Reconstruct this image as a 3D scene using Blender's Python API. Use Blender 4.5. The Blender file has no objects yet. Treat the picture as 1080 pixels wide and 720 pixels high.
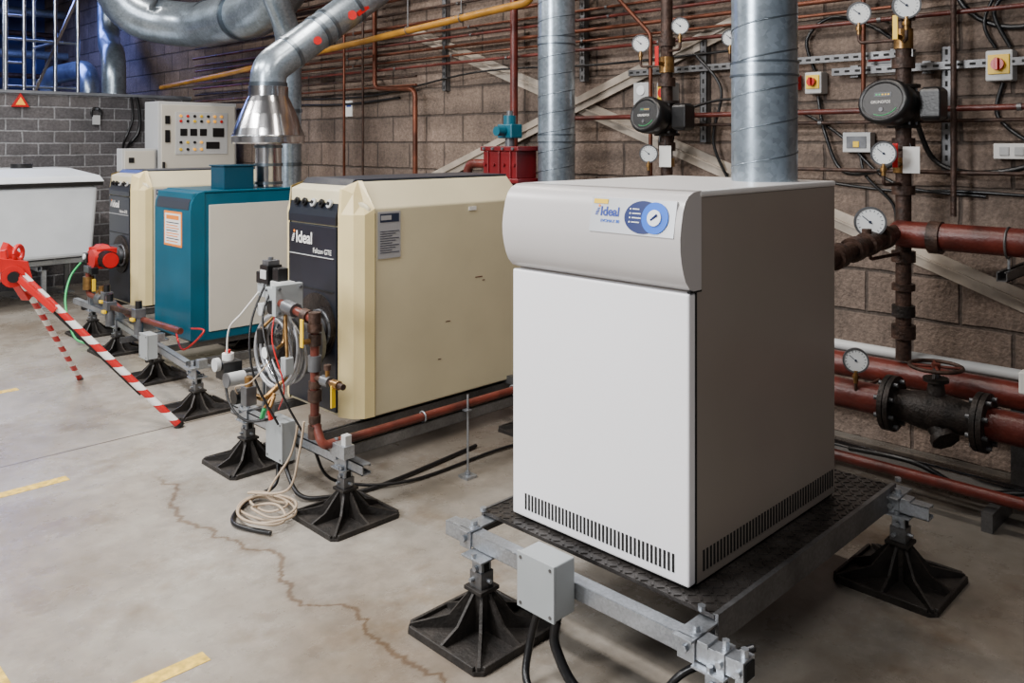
import bpy, bmesh, math, random
from mathutils import Vector, Matrix, Quaternion
random.seed(3)
V = Vector
SC = bpy.context.scene
COL = SC.collection
WL = {}

# ------------------------------------------------------------------ materials
def nodes_of(name):
    m = bpy.data.materials.new(name); m.use_nodes = True
    nt = m.node_tree; b = nt.nodes["Principled BSDF"]
    return m, nt, b
def mat(name, col, rough=.5, metal=0., var=.0, vs=6., bump=0., bs=80., coat=0., emit=0.):
    m, nt, b = nodes_of(name)
    b.inputs["Base Color"].default_value = (*col, 1)
    b.inputs["Roughness"].default_value = rough
    b.inputs["Metallic"].default_value = metal
    if coat: b.inputs["Coat Weight"].default_value = coat
    if emit:
        b.inputs["Emission Color"].default_value = (*col, 1); b.inputs["Emission Strength"].default_value = emit
    tc = nt.nodes.new("ShaderNodeTexCoord")
    if var:
        n = nt.nodes.new("ShaderNodeTexNoise"); n.inputs["Scale"].default_value = vs; n.inputs["Detail"].default_value = 6
        nt.links.new(tc.outputs["Object"], n.inputs["Vector"])
        r = nt.nodes.new("ShaderNodeValToRGB")
        r.color_ramp.elements[0].position = .3; r.color_ramp.elements[1].position = .7
        r.color_ramp.elements[0].color = (*[max(0, c*(1-var)) for c in col], 1)
        r.color_ramp.elements[1].color = (*[min(1, c*(1+var)) for c in col], 1)
        nt.links.new(n.outputs["Fac"], r.inputs["Fac"]); nt.links.new(r.outputs["Color"], b.inputs["Base Color"])
    if bump:
        n2 = nt.nodes.new("ShaderNodeTexNoise"); n2.inputs["Scale"].default_value = bs; n2.inputs["Detail"].default_value = 4
        nt.links.new(tc.outputs["Object"], n2.inputs["Vector"])
        bp = nt.nodes.new("ShaderNodeBump"); bp.inputs["Strength"].default_value = bump; bp.inputs["Distance"].default_value = .01
        nt.links.new(n2.outputs["Fac"], bp.inputs["Height"]); nt.links.new(bp.outputs["Normal"], b.inputs["Normal"])
    return m
def brick_mat(name, axis, c1, c2, mortar, bw, rh, ms, rough=.85, smooth=.3, lo=.62, hi=1.25, stain=.6):
    m, nt, b = nodes_of(name); b.inputs["Roughness"].default_value = rough
    L = nt.links.new
    tc = nt.nodes.new("ShaderNodeTexCoord"); sp = nt.nodes.new("ShaderNodeSeparateXYZ"); cb = nt.nodes.new("ShaderNodeCombineXYZ")
    nw = nt.nodes.new("ShaderNodeTexNoise"); nw.inputs["Scale"].default_value = 9; L(tc.outputs["Object"], nw.inputs["Vector"])
    va = nt.nodes.new("ShaderNodeVectorMath"); va.operation = 'MULTIPLY_ADD'; va.inputs[1].default_value = (.016, .016, .016); L(nw.outputs["Color"], va.inputs[0]); L(tc.outputs["Object"], va.inputs[2])
    L(va.outputs[0], sp.inputs[0]); L(sp.outputs[axis], cb.inputs[0]); L(sp.outputs[2], cb.inputs[1])
    br = nt.nodes.new("ShaderNodeTexBrick"); L(cb.outputs[0], br.inputs["Vector"])
    br.inputs["Scale"].default_value = 1; br.inputs["Brick Width"].default_value = bw; br.inputs["Row Height"].default_value = rh
    br.inputs["Mortar Size"].default_value = ms; br.inputs["Mortar Smooth"].default_value = smooth
    br.inputs["Color1"].default_value = (*c1, 1); br.inputs["Color2"].default_value = (*c2, 1); br.inputs["Mortar"].default_value = (*mortar, 1)
    col = br.outputs["Color"]
    for sc, a, c in ((5, lo, hi), (.7, stain, 1.3), (40, .66, 1.28)):
        n = nt.nodes.new("ShaderNodeTexNoise"); n.inputs["Scale"].default_value = sc; n.inputs["Detail"].default_value = 9; n.inputs["Roughness"].default_value = .65
        L(tc.outputs["Object"], n.inputs["Vector"])
        mp = nt.nodes.new("ShaderNodeMapRange"); mp.inputs[1].default_value = .28; mp.inputs[2].default_value = .72; mp.inputs[3].default_value = a; mp.inputs[4].default_value = c
        L(n.outputs["Fac"], mp.inputs[0])
        mx = nt.nodes.new("ShaderNodeMix"); mx.data_type = 'RGBA'; mx.blend_type = 'MULTIPLY'; mx.inputs[0].default_value = 1
        L(col, mx.inputs[6]); L(mp.outputs[0], mx.inputs[7]); col = mx.outputs[2]
    L(col, b.inputs["Base Color"])
    n2 = nt.nodes.new("ShaderNodeTexNoise"); n2.inputs["Scale"].default_value = 60; n2.inputs["Detail"].default_value = 5; L(tc.outputs["Object"], n2.inputs["Vector"])
    md = nt.nodes.new("ShaderNodeMath"); md.operation = 'MULTIPLY_ADD'; md.inputs[1].default_value = -1.0
    L(br.outputs["Fac"], md.inputs[0]); L(n2.outputs["Fac"], md.inputs[2])
    bp = nt.nodes.new("ShaderNodeBump"); bp.inputs["Strength"].default_value = .9; bp.inputs["Distance"].default_value = .010
    L(md.outputs[0], bp.inputs["Height"]); L(bp.outputs["Normal"], b.inputs["Normal"])
    return m
def floor_mat():
    m, nt, b = nodes_of("polished_concrete"); L = nt.links.new
    tc = nt.nodes.new("ShaderNodeTexCoord")
    def noise(s, d=6, r=.5, vec=None):
        n = nt.nodes.new("ShaderNodeTexNoise"); n.inputs["Scale"].default_value = s; n.inputs["Detail"].default_value = d; n.inputs["Roughness"].default_value = r
        L(vec or tc.outputs["Object"], n.inputs["Vector"]); return n
    def rng(inp, a, b_, c, d):
        mp = nt.nodes.new("ShaderNodeMapRange"); mp.inputs[1].default_value = a; mp.inputs[2].default_value = b_; mp.inputs[3].default_value = c; mp.inputs[4].default_value = d
        L(inp, mp.inputs[0]); return mp.outputs[0]
    def mul(a, b_):
        mx = nt.nodes.new("ShaderNodeMix"); mx.data_type = 'RGBA'; mx.blend_type = 'MULTIPLY'; mx.inputs[0].default_value = 1
        L(a, mx.inputs[6]); L(b_, mx.inputs[7]); return mx.outputs[2]
    def math_(op, a, b_=None, c=None):
        k = nt.nodes.new("ShaderNodeMath"); k.operation = op
        for i, q in enumerate((a, b_, c)):
            if q is None: continue
            if isinstance(q, (int, float)): k.inputs[i].default_value = q
            else: L(q, k.inputs[i])
        return k.outputs[0]
    n = noise(.8, 9, .62)
    r = nt.nodes.new("ShaderNodeValToRGB"); e = r.color_ramp.elements
    e[0].position = .34; e[0].color = (.175, .140, .105, 1); e[1].position = .62; e[1].color = (.36, .335, .295, 1)
    L(n.outputs["Fac"], r.inputs["Fac"])
    n3 = noise(11, 10, .75); col = mul(r.outputs["Color"], rng(n3.outputs["Fac"], .3, .7, .74, 1.18))
    n4 = noise(2.6, 8, .7); st = rng(n4.outputs["Fac"], .54, .70, 0, .75)
    ms = nt.nodes.new("ShaderNodeMix"); ms.data_type = 'RGBA'; ms.blend_type = 'MULTIPLY'; L(st, ms.inputs[0]); L(col, ms.inputs[6]); ms.inputs[7].default_value = (.62, .50, .38, 1); col = ms.outputs[2]
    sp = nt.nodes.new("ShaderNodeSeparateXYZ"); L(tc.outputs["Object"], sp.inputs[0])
    # shade behind the boilers painted into the floor colour, darker towards the wall
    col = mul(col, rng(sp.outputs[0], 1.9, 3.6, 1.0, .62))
    # single meandering crack along y near x = 1.5
    cy = nt.nodes.new("ShaderNodeCombineXYZ"); L(sp.outputs[1], cy.inputs[1])
    w1 = noise(1.7, 7, .62, cy.outputs[0]); off = math_('MULTIPLY_ADD', w1.outputs["Fac"], .62, 1.20)
    dist = math_('ABSOLUTE', math_('SUBTRACT', sp.outputs[0], off))
    wn = noise(5, 3); wid = math_('MULTIPLY_ADD', wn.outputs["Fac"], .020, 0.001)
    core = rng(math_('DIVIDE', dist, wid), .3, 1.3, .35, 1.0)
    halo = rng(dist, 0, .08, .78, 1.0)
    lim = rng(sp.outputs[1], 3.6, 3.9, 0, 1)
    crack = math_('MAXIMUM', math_('MULTIPLY', core, halo), lim)
    cc = nt.nodes.new("ShaderNodeMix"); cc.data_type = 'RGBA'; L(crack, cc.inputs[0]); cc.inputs[6].default_value = (.35, .22, .12, 1); cc.inputs[7].default_value = (1, 1, 1, 1)
    col = mul(col, cc.outputs[2])
    cm = math_('COMPARE', sp.outputs[1], 4.42, .006)
    mx3 = nt.nodes.new("ShaderNodeMix"); mx3.data_type = 'RGBA'; L(cm, mx3.inputs[0]); L(col, mx3.inputs[6]); mx3.inputs[7].default_value = (.07, .055, .04, 1)
    L(mx3.outputs[2], b.inputs["Base Color"])
    L(rng(n4.outputs["Fac"], .3, .7, .40, .18), b.inputs["Roughness"])
    bp = nt.nodes.new("ShaderNodeBump"); bp.inputs["Strength"].default_value = .12; bp.inputs["Distance"].default_value = .01
    L(n3.outputs["Fac"], bp.inputs["Height"]); L(bp.outputs["Normal"], b.inputs["Normal"])
    return m
def galv_mat(name, col, scale=45, rough=.38, lo=.8, hi=1.15, metal=.75, dirt=.75):
    m, nt, b = nodes_of(name); L = nt.links.new
    tc = nt.nodes.new("ShaderNodeTexCoord"); vo = nt.nodes.new("ShaderNodeTexVoronoi"); vo.inputs["Scale"].default_value = scale
    L(tc.outputs["Object"], vo.inputs["Vector"])
    sp = nt.nodes.new("ShaderNodeSeparateColor"); L(vo.outputs["Color"], sp.inputs[0])
    r = nt.nodes.new("ShaderNodeValToRGB"); e = r.color_ramp.elements
    e[0].color = (*[c*lo for c in col], 1); e[1].color = (*[min(1, c*hi) for c in col], 1)
    L(sp.outputs[0], r.inputs["Fac"])
    n = nt.nodes.new("ShaderNodeTexNoise"); n.inputs["Scale"].default_value = 5; n.inputs["Detail"].default_value = 7; L(tc.outputs["Object"], n.inputs["Vector"])
    mp = nt.nodes.new("ShaderNodeMapRange"); mp.inputs[1].default_value = .3; mp.inputs[2].default_value = .7; mp.inputs[3].default_value = dirt; mp.inputs[4].default_value = 1.1; L(n.outputs["Fac"], mp.inputs[0])
    mx = nt.nodes.new("ShaderNodeMix"); mx.data_type = 'RGBA'; mx.blend_type = 'MULTIPLY'; mx.inputs[0].default_value = 1
    L(r.outputs["Color"], mx.inputs[6]); L(mp.outputs[0], mx.inputs[7]); L(mx.outputs[2], b.inputs["Base Color"])
    b.inputs["Metallic"].default_value = metal; b.inputs["Roughness"].default_value = rough
    return m

M = dict(
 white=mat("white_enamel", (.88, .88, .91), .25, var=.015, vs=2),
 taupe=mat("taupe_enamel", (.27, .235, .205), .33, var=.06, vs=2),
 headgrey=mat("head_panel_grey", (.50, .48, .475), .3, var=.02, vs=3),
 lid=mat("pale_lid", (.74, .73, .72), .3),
 cream=mat("aged_cream_enamel", (.66, .59, .395), .3, var=.08, vs=2.5),
 cream2=mat("yellow_cream_trim", (.76, .62, .31), .33, var=.05),
 navy=mat("near_black_panel", (.012, .015, .023), .33, var=.25, vs=4),
 navy2=mat("dark_slate_fascia", (.030, .036, .050), .33),
 teal=mat("teal_enamel", (.003, .085, .14), .3, var=.15, vs=3),
 tealdark=mat("dark_teal_enamel", (.003, .045, .08), .35),
 offwhite=mat("off_white_enamel", (.56, .535, .47), .4, var=.05, vs=3),
 black=mat("black_plastic", (.006, .006, .007), .36, bump=.1),
 rubber=mat("black_rubber", (.016, .013, .011), .6, var=.6, vs=20, bump=.35),
 dark=mat("dark_void", (.003, .003, .003), .8),
 grey=mat("grey_enclosure", (.33, .355, .365), .42, var=.06),
 dgrey=mat("cast_grey_metal", (.13, .135, .145), .4, .5, var=.35, vs=15),
 lgrey=mat("light_grey_plastic", (.48, .49, .49), .5),
 galv=galv_mat("galvanised_steel", (.46, .49, .53), 160, .34, .85, 1.12, dirt=.6),
 galvd=galv_mat("dull_galvanised_steel", (.21, .21, .215), 120, .45, .85, 1.1, dirt=.5),
 duct=galv_mat("spiral_duct_steel", (.40, .48, .56), 60, .28, .84, 1.14, dirt=.62),
 seam=mat("duct_seam_steel", (.18, .22, .26), .3, .9),
 inox=mat("polished_steel", (.60, .62, .66), .18, 1),
 cone=mat("brushed_cowl_steel", (.62, .62, .64), .18, 1, var=.18, vs=10),
 copper=mat("aged_copper", (.13, .040, .020), .38, .5, var=.5, vs=9),
 redpipe=mat("red_oxide_paint", (.095, .015, .010), .38, var=.5, vs=9, bump=.2),
 rust=mat("rusty_iron", (.052, .028, .020), .5, .35, var=.7, vs=18, bump=.4),
 brownpipe=mat("brown_primer_paint", (.115, .024, .015), .4, var=.5, vs=12, bump=.15),
 red=mat("bright_red_paint", (.52, .009, .010), .3, var=.15),
 dred=mat("deep_red_paint", (.15, .006, .009), .35, var=.35),
 yellow=mat("ochre_gas_paint", (.36, .165, .015), .36, var=.3, vs=7),
 yel=mat("yellow_plastic", (.80, .52, .01), .4),
 fyel=mat("worn_yellow_marking", (.70, .46, .06), .5, var=.45, vs=40),
 green=mat("green_cable", (.02, .42, .12), .4),
 tealact=mat("teal_actuator_paint", (.006, .10, .15), .35),
 blue=mat("blue_dial", (.01, .13, .66), .28),
 navyb=mat("dark_blue_oval", (.006, .018, .11), .3),
 paper=mat("printed_paper", (.78, .77, .74), .6),
 lgpaper=mat("grey_data_plate", (.36, .36, .37), .5),
 orange=mat("orange_print", (.80, .22, .02), .5),
 ink=mat("dark_ink", (.02, .03, .06), .5),
 inkb=mat("blue_ink", (.01, .04, .30), .5),
 gauge=mat("gauge_face", (.80, .83, .84), .3),
 brass=mat("brass", (.30, .17, .06), .35, .85, var=.4, vs=30),
 brace=mat("painted_brace", (.36, .31, .255), .5, var=.35, vs=6),
 tank=mat("white_plastic_tank", (.70, .75, .80), .35, var=.05),
 beige=mat("beige_hose", (.44, .34, .24), .5),
 bluefar=mat("blue_grey_far_wall", (.04, .06, .18), .8, var=.5, vs=2),
 ceil=mat("dark_ceiling", (.03, .033, .045), .8, var=.3),
 lit_o=mat("amber_lamp", (.9, .40, .03), .3, emit=.5),
 silver=mat("silver_fascia", (.60, .62, .65), .28, .3),
 dirty=mat("dirty_black_iron", (.020, .015, .013), .5, .3, var=.7, vs=18, bump=.4),
 hose=mat("silver_grey_hose", (.42, .43, .45), .35, .4, var=.2, vs=30),
)
def stripe_mat():
    m, nt, b = nodes_of("red_white_bands"); L = nt.links.new
    tc = nt.nodes.new("ShaderNodeTexCoord"); sp = nt.nodes.new("ShaderNodeSeparateXYZ"); L(tc.outputs["Object"], sp.inputs[0])
    a = nt.nodes.new("ShaderNodeMath"); a.operation = 'MULTIPLY'; a.inputs[1].default_value = 12; L(sp.outputs[2], a.inputs[0])
    f = nt.nodes.new("ShaderNodeMath"); f.operation = 'FRACT'; L(a.outputs[0], f.inputs[0])
    g = nt.nodes.new("ShaderNodeMath"); g.operation = 'GREATER_THAN'; g.inputs[1].default_value = .5; L(f.outputs[0], g.inputs[0])
    mx = nt.nodes.new("ShaderNodeMix"); mx.data_type = 'RGBA'; L(g.outputs[0], mx.inputs[0]); mx.inputs[6].default_value = (.5, .01, .012, 1); mx.inputs[7].default_value = (.8, .79, .78, 1)
    L(mx.outputs[2], b.inputs["Base Color"]); b.inputs["Roughness"].default_value = .35
    return m
M["stripe"] = stripe_mat()
M["plate"] = mat("dark_tread_steel", (.050, .045, .042), .34, .5, var=.6, vs=12, bump=.2)

# ------------------------------------------------------------------ geometry builder
def frame(d):
    d = d.normalized(); a = V((0, 0, 1)) if abs(d.z) < .9 else V((1, 0, 0))
    s = d.cross(a).normalized(); return s, s.cross(d).normalized()
NOSEP = {"front_vent_grille", "side_vent_grille", "printing", "wiring", "needle_and_scale", "panel_groove", "lettering", "emblem", "spiral_seam", "checker_plate", "rubber_base", "post", "top_plate", "volute", "motor_housing", "display_ring", "data_lines", "legend"}
class G:
    def __init__(s): s.v = []; s.f = []; s.mi = []; s.sm = []; s.mats = []; s.gr = []; s.lock = None; s.cnt = 0
    def add(s, vs, fs, m, smooth=False):
        if m not in s.mats: s.mats.append(m)
        k = s.mats.index(m); o = len(s.v); s.v += [V(p) for p in vs]
        if s.lock is None: s.cnt += 1
        for f in fs: s.f.append([o+i for i in f]); s.mi.append(k); s.sm.append(smooth); s.gr.append(s.cnt)
        return s
    def box(s, c, size, m, rot=None):
        c = V(c); h = V(size)/2; R = rot if rot is not None else Matrix.Identity(3)
        vs = [c+R @ V((x*h.x, y*h.y, z*h.z)) for x in (-1, 1) for y in (-1, 1) for z in (-1, 1)]
        return s.add(vs, [(0, 1, 3, 2), (4, 6, 7, 5), (0, 4, 5, 1), (2, 3, 7, 6), (0, 2, 6, 4), (1, 5, 7, 3)], m)
    def bx(s, x0, x1, y0, y1, z0, z1, m): return s.box(((x0+x1)/2, (y0+y1)/2, (z0+z1)/2), (x1-x0, y1-y0, z1-z0), m)
    def bar(s, a, b, w, t, m, up=(0, 0, 1)):
        a = V(a); b = V(b); d = (b-a); L = d.length; d.normalize(); sd = d.cross(V(up)).normalized(); u = sd.cross(d)
        return s.box((a+b)/2, (L, w, t), m, Matrix((d, sd, u)).transposed())
    def cyl(s, a, b, r, m, r2=None, n=20, caps=True):
        a = V(a); b = V(b); r2 = r if r2 is None else r2; x, y = frame(b-a)
        ra = [a+(x*math.cos(t)+y*math.sin(t))*r for t in [2*math.pi*i/n for i in range(n)]]
        rb = [b+(x*math.cos(t)+y*math.sin(t))*r2 for t in [2*math.pi*i/n for i in range(n)]]
        s.add(ra+rb, [(i, (i+1) % n, n+(i+1) % n, n+i) for i in range(n)], m, True)
        if caps:
            s.add(ra, [tuple(range(n))], m); s.add(rb, [tuple(range(n))], m)
        return s
    def tube(s, pts, r, m, bend=None, n=12, k=6):
        pts = [V(p) for p in pts]; bend = r*2.5 if bend is None else bend; P = [pts[0]]
        for i in range(1, len(pts)-1):
            a, b, c = pts[i-1], pts[i], pts[i+1]; d1 = (a-b); d2 = (c-b); q = min(bend, d1.length*.49, d2.length*.49)
            if q < 1e-5: P.append(b); continue
            p1 = b+d1.normalized()*q; p2 = b+d2.normalized()*q
            for j in range(k+1):
                t = j/k; P.append(p1*(1-t)**2+b*2*t*(1-t)+p2*t*t)
        P.append(pts[-1]); return s.sweep(P, r, m, n)
    def sweep(s, P, r, m, n=12, closed=False):
        rings = []; x, y = frame(P[1]-P[0]); pd = (P[1]-P[0]).normalized()
        for i, p in enumerate(P):
            a = P[max(i-1, 0)]; b = P[min(i+1, len(P)-1)]; d = (b-a).normalized()
            q = pd.rotation_difference(d); x = q @ x; y = q @ y; pd = d
            rings += [p+(x*math.cos(t)+y*math.sin(t))*r for t in [2*math.pi*j/n for j in range(n)]]
        fs = [(i*n+j, i*n+(j+1) % n, (i+1)*n+(j+1) % n, (i+1)*n+j) for i in range(len(P)-1) for j in range(n)]
        s.add(rings, fs, m, True); s.add(rings[:n], [tuple(range(n))], m); s.add(rings[-n:], [tuple(range(n))], m)
        return s
    def smoothpath(s, pts, r, m, n=10, sub=8):
        pts = [V(p) for p in pts]; P = []
        for i in range(len(pts)-1):
            p0 = pts[max(i-1, 0)]; p1 = pts[i]; p2 = pts[i+1]; p3 = pts[min(i+2, len(pts)-1)]
            for j in range(sub):
                t = j/sub; P.append(.5*((2*p1)+(p2-p0)*t+(2*p0-5*p1+4*p2-p3)*t*t+(3*p1-p0-3*p2+p3)*t**3))
        P.append(pts[-1]); return s.sweep(P, r, m, n)
    def lathe(s, o, ax, prof, m, n=32, soft=False):
        o = V(o); ax = V(ax).normalized(); x, y = frame(ax)
        def ring(r, h): return [o+ax*h+(x*math.cos(t)+y*math.sin(t))*max(r, 1e-4) for t in [2*math.pi*i/n for i in range(n)]]
        if soft:
            vs = []
            for r, h in prof: vs += ring(r, h)
            s.add(vs, [(k*n+i, k*n+(i+1) % n, (k+1)*n+(i+1) % n, (k+1)*n+i) for k in range(len(prof)-1) for i in range(n)], m, True)
        else:
            for (r, h), (r2, h2) in zip(prof, prof[1:]):
                s.add(ring(r, h)+ring(r2, h2), [(i, (i+1) % n, n+(i+1) % n, n+i) for i in range(n)], m, abs(h2-h) > 1e-5)
        return s
    def prism(s, poly, ext, m, smooth=False):
        p = [V(q) for q in poly]; e = V(ext); n = len(p); q = [a+e for a in p]
        s.add(p+q, [(i, (i+1) % n, n+(i+1) % n, n+i) for i in range(n)], m, smooth)
        s.add(p, [tuple(range(n))], m); s.add(q, [tuple(range(n))], m); return s
    def torus(s, c, ax, R, r, m, n=32, k=8, a0=0, a1=2*math.pi):
        c = V(c); x, y = frame(V(ax)); P = [c+(x*math.cos(t)+y*math.sin(t))*R for t in [a0+(a1-a0)*i/n for i in range(n+1)]]
        return s.sweep(P, r, m, k)
    def channel(s, a, b, m, w=.041, o=(0, 0, 1), t=.004, slots=False):
        a = V(a); b = V(b); d = (b-a); L = d.length; d.normalize(); o = V(o).normalized(); sd = d.cross(o).normalized()
        R = Matrix((d, sd, o)).transposed(); c = (a+b)/2
        s.box(c-o*(w/2-t/2), (L, w, t), m, R)
        for q in (-1, 1):
            s.box(c+sd*q*(w/2-t/2), (L, t, w), m, R); s.box(c+sd*q*(w/2-.006)+o*(w/2-t/2), (L, .010, t), m, R)
        if slots:
            n = max(1, int(L/.05))
            for i in range(n):
                p = a+d*(L*(i+.5)/n)
                s.box(p-o*(w/2+.0002), (.026, .012, .001), M["dark"], R)
        return s
    def bolt(s, p, ax, r=.009, h=.01, m=None):
        p = V(p); ax = V(ax).normalized(); return s.cyl(p, p+ax*h, r, m or M["galv"], n=6)
    def hull(s, pts, m):
        bm = bmesh.new(); vs = [bm.verts.new(p) for p in pts]; bmesh.ops.convex_hull(bm, input=vs)
        bmesh.ops.dissolve_limit(bm, angle_limit=.02, verts=bm.verts, edges=bm.edges)
        bm.verts.index_update(); s.add([v.co.copy() for v in bm.verts], [[v.index for v in f.verts] for f in bm.faces], m); bm.free(); return s
    def clusters(s):
        ids = sorted(set(s.gr)); bb = {}
        for f, k in zip(s.f, s.gr):
            for i in f:
                p = s.v[i]; e = bb.setdefault(k, [list(p), list(p)])
                for a in range(3): e[0][a] = min(e[0][a], p[a]); e[1][a] = max(e[1][a], p[a])
        par = {k: k for k in ids}
        def find(k):
            while par[k] != k: par[k] = par[par[k]]; k = par[k]
            return k
        for i, a in enumerate(ids):
            for b in ids[i+1:]:
                if all(bb[a][0][q] <= bb[b][1][q]+.003 and bb[b][0][q] <= bb[a][1][q]+.003 for q in range(3)): par[find(a)] = find(b)
        out = {}
        for k in ids: out.setdefault(find(k), set()).add(k)
        return list(out.values())
    def done(s, name, parent=None, label=None, cat=None, bev=0, group=None, loc=None, kind=None, seg=2):
        if parent is not None and name not in NOSEP:
            cl = s.clusters()
            if 1 < len(cl) <= 70:
                first = None
                for c in cl:
                    h = G(); mp = {}
                    for f, k, q, gq in zip(s.f, s.mi, s.sm, s.gr):
                        if gq not in c: continue
                        nf = []
                        for i in f:
                            if i not in mp: mp[i] = len(h.v); h.v.append(s.v[i])
                            nf.append(mp[i])
                        mm = s.mats[k]
                        if mm not in h.mats: h.mats.append(mm)
                        h.f.append(nf); h.mi.append(h.mats.index(mm)); h.sm.append(q)
                    o = h._one(name, parent, label, cat, bev, group, loc, kind, seg); first = first or o
                return first
        return s._one(name, parent, label, cat, bev, group, loc, kind, seg)
    def _one(s, name, parent, label, cat, bev, group, loc, kind, seg):
        if parent is not None: o0 = WL[parent.name]
        elif loc is not None: o0 = V(loc)
        else:
            mn = V([min(p[i] for p in s.v) for i in range(3)]); mx = V([max(p[i] for p in s.v) for i in range(3)])
            o0 = V(((mn.x+mx.x)/2, (mn.y+mx.y)/2, mn.z))
        me = bpy.data.meshes.new(name); me.from_pydata([p-o0 for p in s.v], [], s.f)
        for m in s.mats: me.materials.append(m)
        for p, k, q in zip(me.polygons, s.mi, s.sm): p.material_index = k; p.use_smooth = q
        bm = bmesh.new(); bm.from_mesh(me); bmesh.ops.recalc_face_normals(bm, faces=bm.faces); bm.to_mesh(me); bm.free(); me.update()
        ob = bpy.data.objects.new(name, me); COL.objects.link(ob); WL[ob.name] = o0
        if parent is not None: ob.parent = parent
        else: ob.location = o0
        if label: ob["label"] = label
        if cat: ob["category"] = cat
        if group: ob["group"] = group
        if kind: ob["kind"] = kind
        if bev:
            b = ob.modifiers.new("bevel", 'BEVEL'); b.width = bev; b.segments = seg; b.limit_method = 'ANGLE'; b.angle_limit = math.radians(35)
        return ob
def thing(name, label, cat, loc, group=None):
    e = bpy.data.objects.new(name, None); e.empty_display_size = .1; COL.objects.link(e); e.location = loc
    WL[e.name] = V(loc); e["label"] = label; e["category"] = cat
    if group: e["group"] = group
    return e
def clone(root, loc, rotz=0., scale=None, label=None):
    def rec(o, par):
        kids = list(o.children); n = o.copy(); COL.objects.link(n)
        if par is not None: n.parent = par
        for c in kids: rec(c, n)
        return n
    n = rec(root, None); n.location = loc; n.rotation_euler = (0, 0, rotz)
    if scale: n.scale = scale
    if label: n["label"] = label
    WL[n.name] = V(loc)
    return n
def text(body, size, m, loc, xd, yd, parent, name="lettering", align='LEFT', ext=.0006, shear=0, bold=0):
    cu = bpy.data.curves.new("t", 'FONT'); cu.body = body; cu.size = size; cu.extrude = ext; cu.align_x = align; cu.shear = shear; cu.offset = bold
    ob = bpy.data.objects.new("t", cu); COL.objects.link(ob)
    bpy.context.view_layer.update()
    me = bpy.data.meshes.new_from_object(ob.evaluated_get(bpy.context.evaluated_depsgraph_get()))
    bpy.data.objects.remove(ob)
    xd = V(xd).normalized(); yd = V(yd).normalized(); zd = xd.cross(yd)
    R = Matrix((xd, yd, zd)).transposed().to_4x4(); me.transform(Matrix.Translation(V(loc)-WL[parent.name]) @ R)
    me.materials.clear(); me.materials.append(m)
    o = bpy.data.objects.new(name, me); COL.objects.link(o); o.parent = parent; WL[o.name] = WL[parent.name].copy()
    return o
def emblem(loc, up, out, h, m, m2, parent):
    """little flame-like striped mark standing beside the brand name"""
    loc = V(loc); up = V(up).normalized(); out = V(out).normalized(); rt = V((0, -1, 0)); g = G()
    for i in range(5):
        z0_ = h*(.0+.14*i); w0 = h*.17*(1-.10*abs(i-1.5)); sh = h*.05*i
        a = loc+up*z0_-rt*w0+rt*sh; b = loc+up*z0_+rt*w0+rt*sh
        g.prism([a, b, b+up*h*.085, a+up*h*.085], out*.0012, m)
    p = loc+up*h*.86+rt*h*.26; g.cyl(p, p+out*.0012, h*.12, m2, n=14)
    g.done("emblem", parent)

# ------------------------------------------------------------------ room
XW = 4.3
def struct(name, x0, x1, y0, y1, z0, z1, m):
    g = G(); g.bx(x0, x1, y0, y1, z0, z1, m); return g.done(name, kind="structure", loc=(0, 0, 0))
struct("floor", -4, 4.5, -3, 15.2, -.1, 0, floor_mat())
struct("wall_right", XW, 4.5, -3, 15.2, 0, 4, brick_mat("beige_block_wall", 1, (.215, .158, .125), (.165, .122, .096), (.085, .064, .052), .44, .215, .012, smooth=.7, lo=.62, hi=1.3, stain=.5))
struct("wall_partition", -4, XW, 9.6, 9.75, 0, 2.0, brick_mat("grey_brick_wall", 0, (.095, .090, .095), (.130, .120, .122), (.27, .27, .28), .30, .125, .010, smooth=.4, stain=.7))
struct("wall_back", -4, XW, 15, 15.2, 0, 4, M["bluefar"])
struct("wall_left", -4.2, -4, -3, 15.2, 0, 4, mat("painted_plaster", (.22, .21, .20), .8))
struct("ceiling", -4.2, 4.5, -3, 15.2, 4, 4.15, M["ceil"])
g = G(); g.bx(-4, XW, 9.57, 9.78, 2.0, 2.03, mat("coping", (.16, .17, .19), .8, var=.2)); g.done("trim_1", kind="structure", loc=(0, 0, 0))

for (x0, x1, y0, y1) in [(.55, 1.26, 4.04, 4.10), (.85, 1.11, 2.345, 2.40), (1.2, 1.5, 5.72, 5.78), (.58, .67, 2.1, 2.82)]:
    g = G(); g.bx(x0, x1, y0, y1, 0, .0012, M["fyel"])
    g.done("floor_marking", label="worn yellow painted line on concrete floor", cat="floor marking", group="yellow floor markings")

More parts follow.
